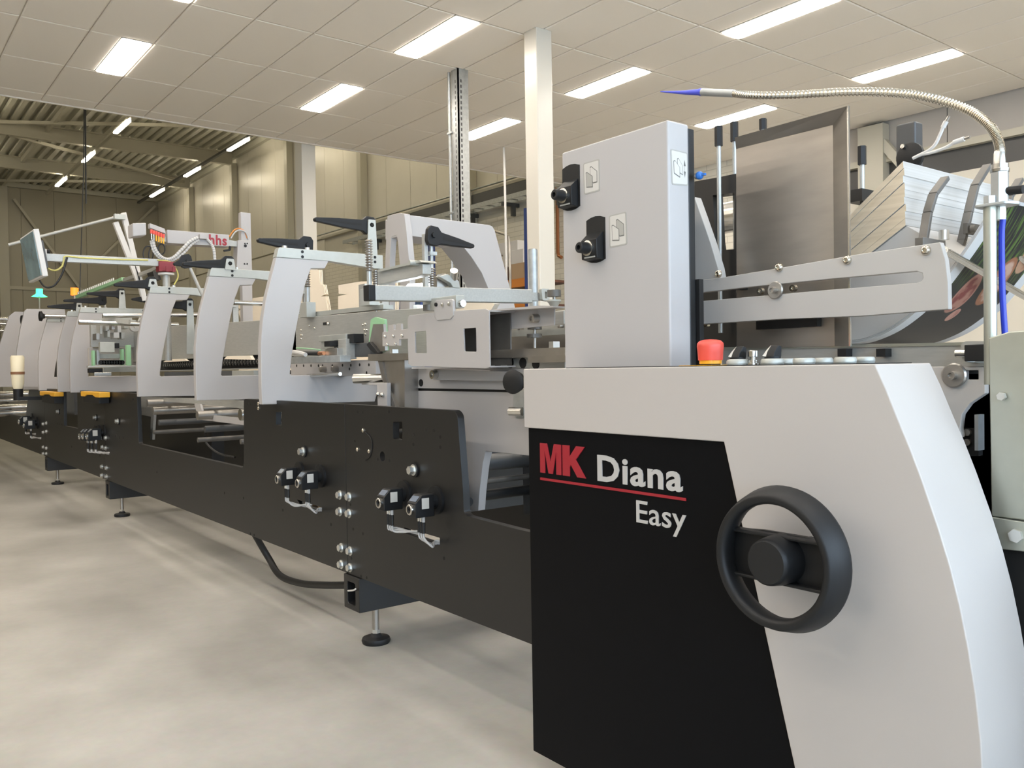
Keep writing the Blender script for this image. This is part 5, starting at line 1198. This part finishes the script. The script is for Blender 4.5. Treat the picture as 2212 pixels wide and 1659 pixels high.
# machinery under the stack at right of console
um = thing('feeder_underframe', 'grey feeder underframe with clamp disc between console edge and zinc cover', 'machine part', (-.75, 2.0, .8))
UY = 2.0
MB().plate('y', UY+.04, .02, P2('y', UY+.04, [(1560, 752), (2136, 744), (2136, 800), (1560, 800)])).build('cross_rail', M['alu'], um, smooth=0)
MB().plate('y', UY+.035, .03, P2('y', UY+.035, [(1560, 750), (2136, 738), (2136, 745), (1560, 756)])).build('rail_edge', M['zinc'], um, smooth=0)
MB().plate('y', UY, .02, P2('y', UY, [(1990, 792), (2128, 792), (2128, 850), (2095, 872), (2078, 895), (2074, 925), (2077, 945), (2050, 945), (1990, 830)]), [P2('y', UY, [(2085, 800), (2113, 800), (2113, 820), (2085, 820)])]).build('bracket', M['grey'], um, bevel=.002)
r = at(2059, 811, y=UY-.01); MB().lathe((r.x, UY, r.z), (0, -1, 0), [(0, .027), (.006, .028), (.010, .025), (.010, .010), (.024, .010), (.024, .006), (.018, .005)], 28).build('clamp_disc', M['gsteel'], um)
a, c = at(2087, 745, y=UY-.02), at(2136, 780, y=UY-.02); MB().box((a.x, UY-.03, c.z), (c.x, UY-.001, a.z)).build('sensor_block', M['rubber'], um, bevel=.002)
r = at(2087, 763, y=UY-.015); MB().cyl((r.x-.022, UY-.015, r.z), (r.x, UY-.015, r.z), .009, 12).build('sensor_tip', M['chrome'], um)
MB().plate('y', UY-.01, .04, rnd(P2('y', UY-.01, [(2075, 745), (2085, 737), (2128, 737), (2128, 743), (2087, 745), (2087, 782), (2128, 785), (2128, 790), (2080, 788)]), .003, 2)).build('sensor_bracket', M['alu'], um, smooth=0)
MB().box((at(2060, 900, y=2.1).x, 2.06, .3), (-.4, 2.1, at(2060, 795, y=2.1).z)).build('dark_back', M['darkgrey'], um, smooth=0)
MB().plate('y', 2.03, .02, P2('y', 2.03, [(2076, 925), (2114, 925), (2114, 985), (2090, 985)])).build('black_block', M['dark'], um, smooth=0)
for px, py in ((2091, 934), (2091, 955)): r = at(px, py, y=2.03); MB().lathe((r.x, 2.03, r.z), (0, -1, 0), [(0, .008), (.008, .008), (.008, .004)], 12).build('cap_screw', M['gsteel'], um)
MB().box((at(2114, 940, y=2.02).x, 2.0, at(2120, 972, y=2.02).z), (at(2122, 940, y=2.02).x, 2.03, at(2120, 895, y=2.02).z)).build('strip', M['galv'], um, smooth=0)
MB().box((-1.9, 2.06, .1), (-.35, 2.1, 1.22)).build('rear_panel', M['dark'], um, smooth=0)
for px, w in ((1823, 28), (1907, 30)): a = at(px, 760, y=UY+.02); MB().box((a.x-.012, UY+.01, a.z-.012), (a.x+.012, UY+.039, a.z+.008)).build('stop_block', M['rubber'], um, smooth=0)

# ================================================================== GLUE SYSTEM and monitor (far)
GX = -7.0
gs = thing('glue_gantry', 'white glue head gantry with red hhs lettering, red valves and braided hoses', 'glue system', (GX, 2.5, 1.9))
a = at(520, 458, x=GX); 
pw = .10
MB().box((GX-.06, a.y, 1.6), (GX+.0, a.y+.085, a.z)).build('post', M['white'], gs, bevel=.004)
q = P2('x', GX+.02, [(514, 519), (543, 518), (545, 590), (511, 590)])
MB().plate('x', GX+.02, -.10, q).build('post_sleeve', M['white'], gs, bevel=.004)
for p in ((530, 531), (529, 526), (534, 526), (528, 570), (534, 570)): r = at(*p, x=GX+.022); MB().cyl((r.x, r.y, r.z), (r.x+.003, r.y, r.z), .006 if p != (530, 531) else .012, 10).build('screw', M['rubber'], gs)
q = P2('x', GX+.03, [(361, 496), (495, 507), (495, 533), (362, 525)])
MB().plate('x', GX+.03, -.12, q).build('arm_housing', M['white'], gs, bevel=.004)
q = P2('x', GX+.0, [(345, 521), (515, 533), (515, 522), (495, 518), (350, 510)])
MB().plate('x', GX+.0, -.07, q).build('inner_arm', M['alu'], gs, smooth=0)
q = P2('x', GX+.1, [(286, 482), (316, 481), (317, 508), (287, 511)])
MB().plate('x', GX+.10, -.14, q).build('end_box', M['white'], gs, bevel=.008)
q = P2('x', GX+.08, [(324, 482), (356, 494), (358, 505), (324, 492)])
MB().plate('x', GX+.08, -.06, q).build('valve_cover', M['white'], gs, bevel=.003)
for k in range(6):
    p = at(327+5.2*k, 496+1.9*k, x=GX+.09); MB().cyl(p, p-Vector((0, 0, .03)), .010, 8).build('valve', M['redbtn'], gs)
    p2 = p-Vector((0, 0, .03)); MB().cyl(p2, p2-Vector((0, 0, .045)), .006, 8).build('fitting', M['yellow'] if k > 1 else M['chrome'], gs)
lettering('hhs', M['red'], at(451.5, 520, x=GX+.031).y, at(490, 527, x=GX+.031).y, at(452, 526, x=GX+.031).z-.004, at(452, 506, x=GX+.031).z, GX+.031, .03, gs, axis='x', ext=.002)
def braid(pts, r, x, par, name='braided_hose'):
    q = spline([at(*p, x=x) for p in pts], 8)
    MB().tube(q, r, 8).build(name, M['gcable'], par)
    b = MB()
    for i in range(0, len(q)-1, 2): b.tube([q[i], q[i].lerp(q[i+1], .9)], r*1.12, 8)
    b.build('hose_rings', M['plasticw'], par)
braid([(330, 515), (334, 535), (345, 552), (360, 560), (375, 556), (392, 540), (410, 522), (428, 513)], .012, GX+.07, gs)
braid([(326, 520), (332, 542), (346, 558), (362, 564), (378, 560), (397, 546), (415, 527), (430, 518)], .010, GX+.06, gs)
braid([(446, 516), (455, 525), (462, 540), (464, 562)], .012, GX+.04, gs)
q = P2('x', GX+.05, [(430, 506), (446, 507), (446, 517), (430, 516)]); MB().plate('x', GX+.07, -.04, q).build('hose_clip', M['white'], gs, bevel=.002)
for cx, cy, r_ in ((320, 548, 22), (333, 550, 24), (349, 538, 15)):
    q = [at(cx+r_*.9*math.cos(t)*.55, cy+r_*.75*math.sin(t), x=GX+.05) for t in [2*math.pi*i/20 for i in range(20)]]
    MB().tube(q, .005, 6, closed=True).build('cable_loop', M['cable'], gs)
q = [at(*p, x=GX) for p in ((495, 512), (505, 498), (516, 494), (528, 500), (534, 515))]
MB().tube(spline(q, 6), .006, 6).build('orange_cable', M['orange'], gs)
MB().tube([v+Vector((.01, .01, -.012)) for v in spline(q, 6)], .006, 6).build('grey_cable', M['gcable'], gs)
r = at(494, 541, x=GX); MB().bar(at(483, 542, x=GX+.02), at(496, 540, x=GX+.02), .016, .016).bar(at(496, 541, x=GX+.02), at(497, 532, x=GX+.02), .016, .016, up=(0, 1, 0)).build('clamp_handle', M['rubber'], gs, bevel=.002)

mn = thing('monitor_stand', 'aluminium swing arm with red pivot block carrying the tilted monitor', 'monitor arm', (GX+.2, 1.9, 1.9))
MX = -6.95
q0, q1 = at(88, 556, x=MX), at(342, 568, x=MX)
MB().bar(q0, q1, .05, .055).build('arm_tube', M['alu'], mn, bevel=.003)
r = at(357, 572, x=MX); MB().box((r.x-.05, at(340, 572, x=MX).y, at(357, 588, x=MX).z), (r.x+.05, at(374, 572, x=MX).y, at(357, 566, x=MX).z)).build('pivot_block', M['dkred'], mn, bevel=.008)
for dy in (-.05, 0, .05): MB().box((r.x+.05, r.y+dy-.012, at(357, 588, x=MX).z), (r.x+.056, r.y+dy+.012, at(357, 577, x=MX).z)).build('rib', M['dkred'], mn, smooth=0)
rz = at(357, 590, x=MX).z; MB().lathe((r.x, r.y+.005, rz-.015), (0, 0, 1), [(0, .06), (.015, .06)], 20).build('flange', M['plasticw'], mn)
MB().cyl((r.x, r.y+.005, 1.35), (r.x, r.y+.005, rz-.015), .028, 14).build('column_tube', M['alu'], mn)
q = [at(*p, x=MX+.03) for p in ((95, 563), (105, 580), (120, 584), (133, 576), (138, 562), (142, 554), (180, 557), (240, 560), (320, 562))]
MB().tube(spline(q, 6), .006, 6).build('yellow_cable', M['ycable'], mn)
q = [at(*p, x=MX+.03) for p in ((85, 605), (95, 618), (106, 621), (120, 614), (135, 590), (145, 556))]
MB().tube(spline(q, 6), .007, 6).build('black_cable', M['cable'], mn)
q = [at(*p, x=MX+.03) for p in ((340, 562), (368, 566), (382, 585), (384, 600), (376, 615))]
MB().tube(spline(q, 6), .006, 6).build('yellow_cable', M['ycable'], mn)
MB().box((MX-.04, at(83, 540, x=MX).y, at(83, 550, x=MX).z), (MX+.04, at(99, 540, x=MX).y, at(83, 538, x=MX).z)).build('tilt_bracket', M['plasticw'], mn, bevel=.004)
r = at(107, 544, x=MX); MB().lathe(r-Vector((0, .02, 0)), (0, 1, 0), [(0, .01), (.01, .02), (.02, .02)], 12).build('knob', M['rubber'], mn)
mo = thing('monitor', 'thin flat touch monitor seen almost edge-on at the left end of the swing arm', 'monitor', at(65, 560, x=MX))
# monitor leans: screen faces the operator side (-y) and slightly to the camera
top, bot = at(63, 505, x=MX), at(83, 604, x=MX)
c = (top+bot)/2; up = (top-bot).normalized(); nrm = Vector((.02, -1, 0)); nrm = (nrm-up*nrm.dot(up)).normalized(); side = up.cross(nrm).normalized()
rot = Matrix((side, nrm, up)).transposed(); H = (top-bot).length
MB().cbox(c, (.50, .035, H), rot).build('housing', M['plasticw'], mo, bevel=.004)
MB().cbox(c+nrm*.020, (.46, .006, H*.92), rot).build('screen', M['screen'], mo, smooth=0)
MB().cbox(c-nrm*.035, (.26, .04, H*.6), rot).build('rear_housing', M['darkgrey'], mo, bevel=.004)

# inclined rods + green rail behind
rf = thing('rod_frame', 'two leaning white aluminium poles with a long thin rod, left of the glue gantry', 'rod frame', at(280, 560, x=-9.0))
for a, c in (((266, 460), (312, 650)), ((249, 480), (300, 610))): MB().bar(at(*a, x=-9), at(*c, x=-9), .05, .05, up=(1, 0, 0)).build('pole', M['plasticw'], rf, bevel=.004)
MB().cyl(at(18, 529, x=-9), at(262, 466, x=-9), .014, 10).build('thin_rod', M['alu'], rf)
r = at(258, 470, x=-8.97); MB().box((r.x-.03, r.y-.05, r.z-.02), (r.x+.03, r.y+.05, r.z+.03)).build('joint', M['alub'], rf, bevel=.003)
gr = thing('green_rail', 'sloping pale green toothed rail on an aluminium bar under the monitor arm', 'rail', at(250, 620, y=2.3))
q = P2('y', 2.3, [(162, 638), (250, 604), (262, 599), (263, 606), (250, 611), (164, 645)]); MB().plate('y', 2.3, .04, q).build('green_guide', M['green'], gr, bevel=.002)
q = P2('y', 2.31, [(250, 607), (325, 580), (345, 570), (345, 576), (326, 587), (250, 614)]); MB().plate('y', 2.31, .04, q).build('bar', M['alu'], gr, smooth=0)
b = MB()
for k in range(20):
    p = at(168+4.0*k, 636-1.55*k, y=2.3); b.box((p.x-.012, 2.298, p.z), (p.x+.012, 2.31, p.z+.03))
b.build('teeth', M['plasticw'], gr, smooth=0)['kind'] = 'stuff'
q = P2('y', 2.27, [(317, 590), (330, 586), (334, 604), (322, 607)]); MB().plate('y', 2.27, .06, q).build('clamp', M['rubber'], gr, bevel=.004)
for (nm_, px, p0, p1, m, lab) in (('beacon', 161, 622, 638, 'obeacon', 'small orange beacon behind the levers, left of the green rail'), ('beacon', 85, 624, 637, 'gbeacon', 'small glowing green beacon on a thin pole at the far left')):
    t = thing(nm_, lab, 'beacon', at(px, p1, x=-16.0 if m == 'gbeacon' else -13.0))
    X = -16.0 if m == 'gbeacon' else -13.0; a, c = at(px, p0, x=X), at(px, p1, x=X)
    MB().cyl(c, a, .05, 14).build('lens', M[m], t)
    if m == 'gbeacon': MB().lathe(c, (0, 0, 1), [(-.03, .12), (0, .07), (.02, .05)], 16).build('shade', M[m], t)
    MB().cyl((c.x, c.y, 1.2), c, .014, 8).build('pole', M['gsteel'], t)

# rods through the fourth arm, small machinery inside
rd = thing('side_rods', 'pair of bright steel rods lying across the opening of the fourth arm', 'rods', at(250, 695, x=-8.6), None)
for a, c in (((170, 696), (385, 702)), ((222, 682), (430, 680)), ((300, 682), (300, 682))):
    if a == c: continue
    MB().cyl(at(*a, x=-8.4), at(*c, x=-8.4), .022, 12).build('rod', M['chrome'], rd)
MB().bar(at(222, 688, x=-8.5), at(280, 696, x=-8.3), .03, .04).build('flat_bar', M['alu'], rd, smooth=0)
MB().cyl(at(505, 654, x=-5.6), at(575, 656, x=-5.6), .016, 12).build('rod', M['chrome'], rd)
fm = thing('folding_unit', 'small pale folding blocks, green guides and rollers inside the fourth arm opening', 'machine part', (-8.6, 2.1, 1.3))
rnd_ = random.Random(3)
for (a, c, X, m, nme) in (((196, 700), (300, 750), -8.75, 'alu', 'back_plate'), ((216, 739), (248, 761), -8.3, 'alub', 'sensor_box'), ((248, 741), (258, 752), -8.32, 'rubber', 'bracket'), ((200, 757), (206, 790), -8.4, 'green', 'guide_block'), ((209, 757), (216, 788), -8.38, 'galv', 'guide_plate'), ((262, 754), (269, 790), -8.35, 'green', 'guide_block'), ((274, 745), (284, 790), -8.2, 'green', 'green_cover'), ((190, 790), (300, 793), -8.2, 'alu', 'rail'), ((214, 764), (266, 774), -8.42, 'alub', 'slotted_rail'), ((192, 796), (222, 805), -8.3, 'rubber', 'bellows'), ((224, 794), (300, 803), -8.5, 'alub', 'lower_box'), ((204, 805), (241, 812), -8.15, 'chrome', 'cylinder'), ((192, 752), (300, 790), -8.8, 'grey', 'side_wall')):
    u, v = at(*a, x=X), at(*c, x=X); MB().box((X, u.y, v.z), (X-.06, v.y, u.z)).build(nme, M[m], fm, bevel=.002)
for k in range(9):
    p = at(218+5.6*k, 783, x=-8.36); MB().cyl((-8.36, p.y, p.z), (-8.34, p.y, p.z), .022, 14).cyl((-8.34, p.y, p.z), (-8.335, p.y, p.z), .009, 8).build('roller', M['rubber'], fm)
for (a, c) in (((216, 700), (222, 722)), ((228, 702), (236, 715)), ((241, 698), (249, 712)), ((254, 702), (262, 718)), ((232, 712), (238, 728)), ((268, 696), (278, 710)), ((246, 718), (258, 730)), ((208, 720), (216, 734)), ((262, 718), (270, 732))):
    u, v = at(*a, x=-8.55), at(*c, x=-8.55); MB().box((-8.55, u.y, v.z), (-8.70, v.y, u.z)).build('block', M[rnd_.choice(['alub', 'alu', 'gsteel', 'plasticw'])], fm, bevel=.002)
p = at(292, 706, x=-8.5); MB().cyl((-8.56, p.y, p.z), (-8.5, p.y, p.z), .045, 20).cyl((-8.5, p.y, p.z), (-8.48, p.y, p.z), .012, 10).build('guide_roller', M['plasticw'], fm)
# yellow capped valve boxes hanging below arms
for px, w, lab in ((115, 33, 'yellow topped black emergency box under the arms, farther of the two'), (210, 41, 'yellow topped black emergency box under the fourth arm, nearer of the two')):
    a, c = at(px-w/2, 845, y=1.76), at(px+w/2, 872, y=1.76)
    t = thing('stop_box', lab, 'switch box', ((a.x+c.x)/2, 1.76, c.z), 'yellow topped switch boxes')
    xm = (a.x+c.x)/2; wv = c.x-a.x
    MB().plate('y', 1.70, .09, [(xm-wv/2, a.z-.045), (xm-wv/2, a.z), (xm+wv/2, a.z), (xm+wv/2, a.z-.045), (xm+wv*.28, a.z-.045), (xm+wv*.16, a.z-.028), (xm-wv*.16, a.z-.028), (xm-wv*.28, a.z-.045)]).build('yellow_hood', M['yellow'], t, bevel=.006)
    MB().box((xm-wv*.42, 1.71, c.z), (xm+wv*.42, 1.795, a.z-.032)).build('black_body', M['rubber'], t, bevel=.004)
# hand knobs at left
for px, py, ex, lab in ((50, 691, 95, 'black lobed hand knob on a steel shaft, farther left one'), (90, 683, 130, 'black lobed hand knob on a steel shaft, nearer right one')):
    X = -11.94 if px < 70 else -10.88
    a, c = at(px, py, x=X), at(ex, py+1, x=X)
    t = thing('hand_knob', lab, 'knob', a, 'black hand knobs at the far arms')
    MB().cyl(a, Vector((a.x, c.y+.1, a.z)), .022, 14).build('shaft', M['chrome'], t)
    MB().lathe(a-Vector((0, .03, 0)), (0, 1, 0), [(0, .03), (.006, .055), (.03, .06), (.045, .03), (.06, .026)], 12).build('grip', M['rubber'], t)
# milky bottle and tape, far rollers
r = at(38, 800, y=1.55); hT, hB = at(38, 768, y=1.55).z, at(38, 842, y=1.55).z
bo = thing('glue_bottle', 'milky plastic bottle with a brown band, upside down at the far left', 'bottle', (r.x, 1.55, hB))
MB().lathe((r.x, 1.55, hB), (0, 0, 1), [(0, .02), (.01, .045), (.06, .062), (hT-hB-.02, .072), (hT-hB, .06)], 24).build('bottle_body', M['bottle'], bo)
zb2 = at(38, 806, y=1.55).z; MB().lathe((r.x, 1.55, zb2-.015), (0, 0, 1), [(0, .071), (.03, .0722)], 24).build('band', M['brown'], bo)
MB().cyl((r.x, 1.55, hB-.12), (r.x, 1.55, hB+.01), .05, 16).build('holder', M['rubber'], bo)
MB().box((r.x-.06, 1.55, hB-.12), (r.x+.06, 1.81, hB-.08)).build('bracket', M['rubber'], bo, smooth=0)
fr = thing('roller_conveyor', 'bright steel rollers at the far left end of the machine', 'rollers', (-14.5, 1.9, .9))
for px, py in ((25, 852), (25, 865), (30, 880), (30, 892), (20, 700), (20, 715), (20, 690)):
    p = at(px, py, y=1.85); MB().cyl((p.x, 1.3, p.z), (p.x, 2.5, p.z), .045 if py > 800 else .03, 14).build('roller', M['chrome'], fr)
MB().box((-14.7, 2.4, .72), (-12.6, 2.44, 1.7)).build('end_frame', M['darkgrey'], fr, smooth=0)
# closed side guard at the very left
sg = thing('side_guard', 'closed white curved guard at the far left, behind the milky bottle', 'guard', (-12.9, 1.6, 1.08))
q = P2('x', -12.9, [(20, 682), (32, 673), (58, 674), (70, 690), (60, 836), (-8, 836), (-8, 770), (4, 730)])
MB().plate('x', -12.9, -.06, q).build('guard_sheet', M['white'], sg, bevel=.003)
sg = thing('side_guard', 'broad white guard with flat top behind the black hand knobs', 'guard', (-11.6, 1.6, 1.08))
q = P2('x', -11.6, [(36, 760), (44, 710), (53, 672), (58, 667), (140, 668), (143, 690), (110, 760), (96, 836), (33, 836)])
MB().plate('x', -11.6, -.05, q).build('guard_sheet', M['white'], sg, bevel=.003)
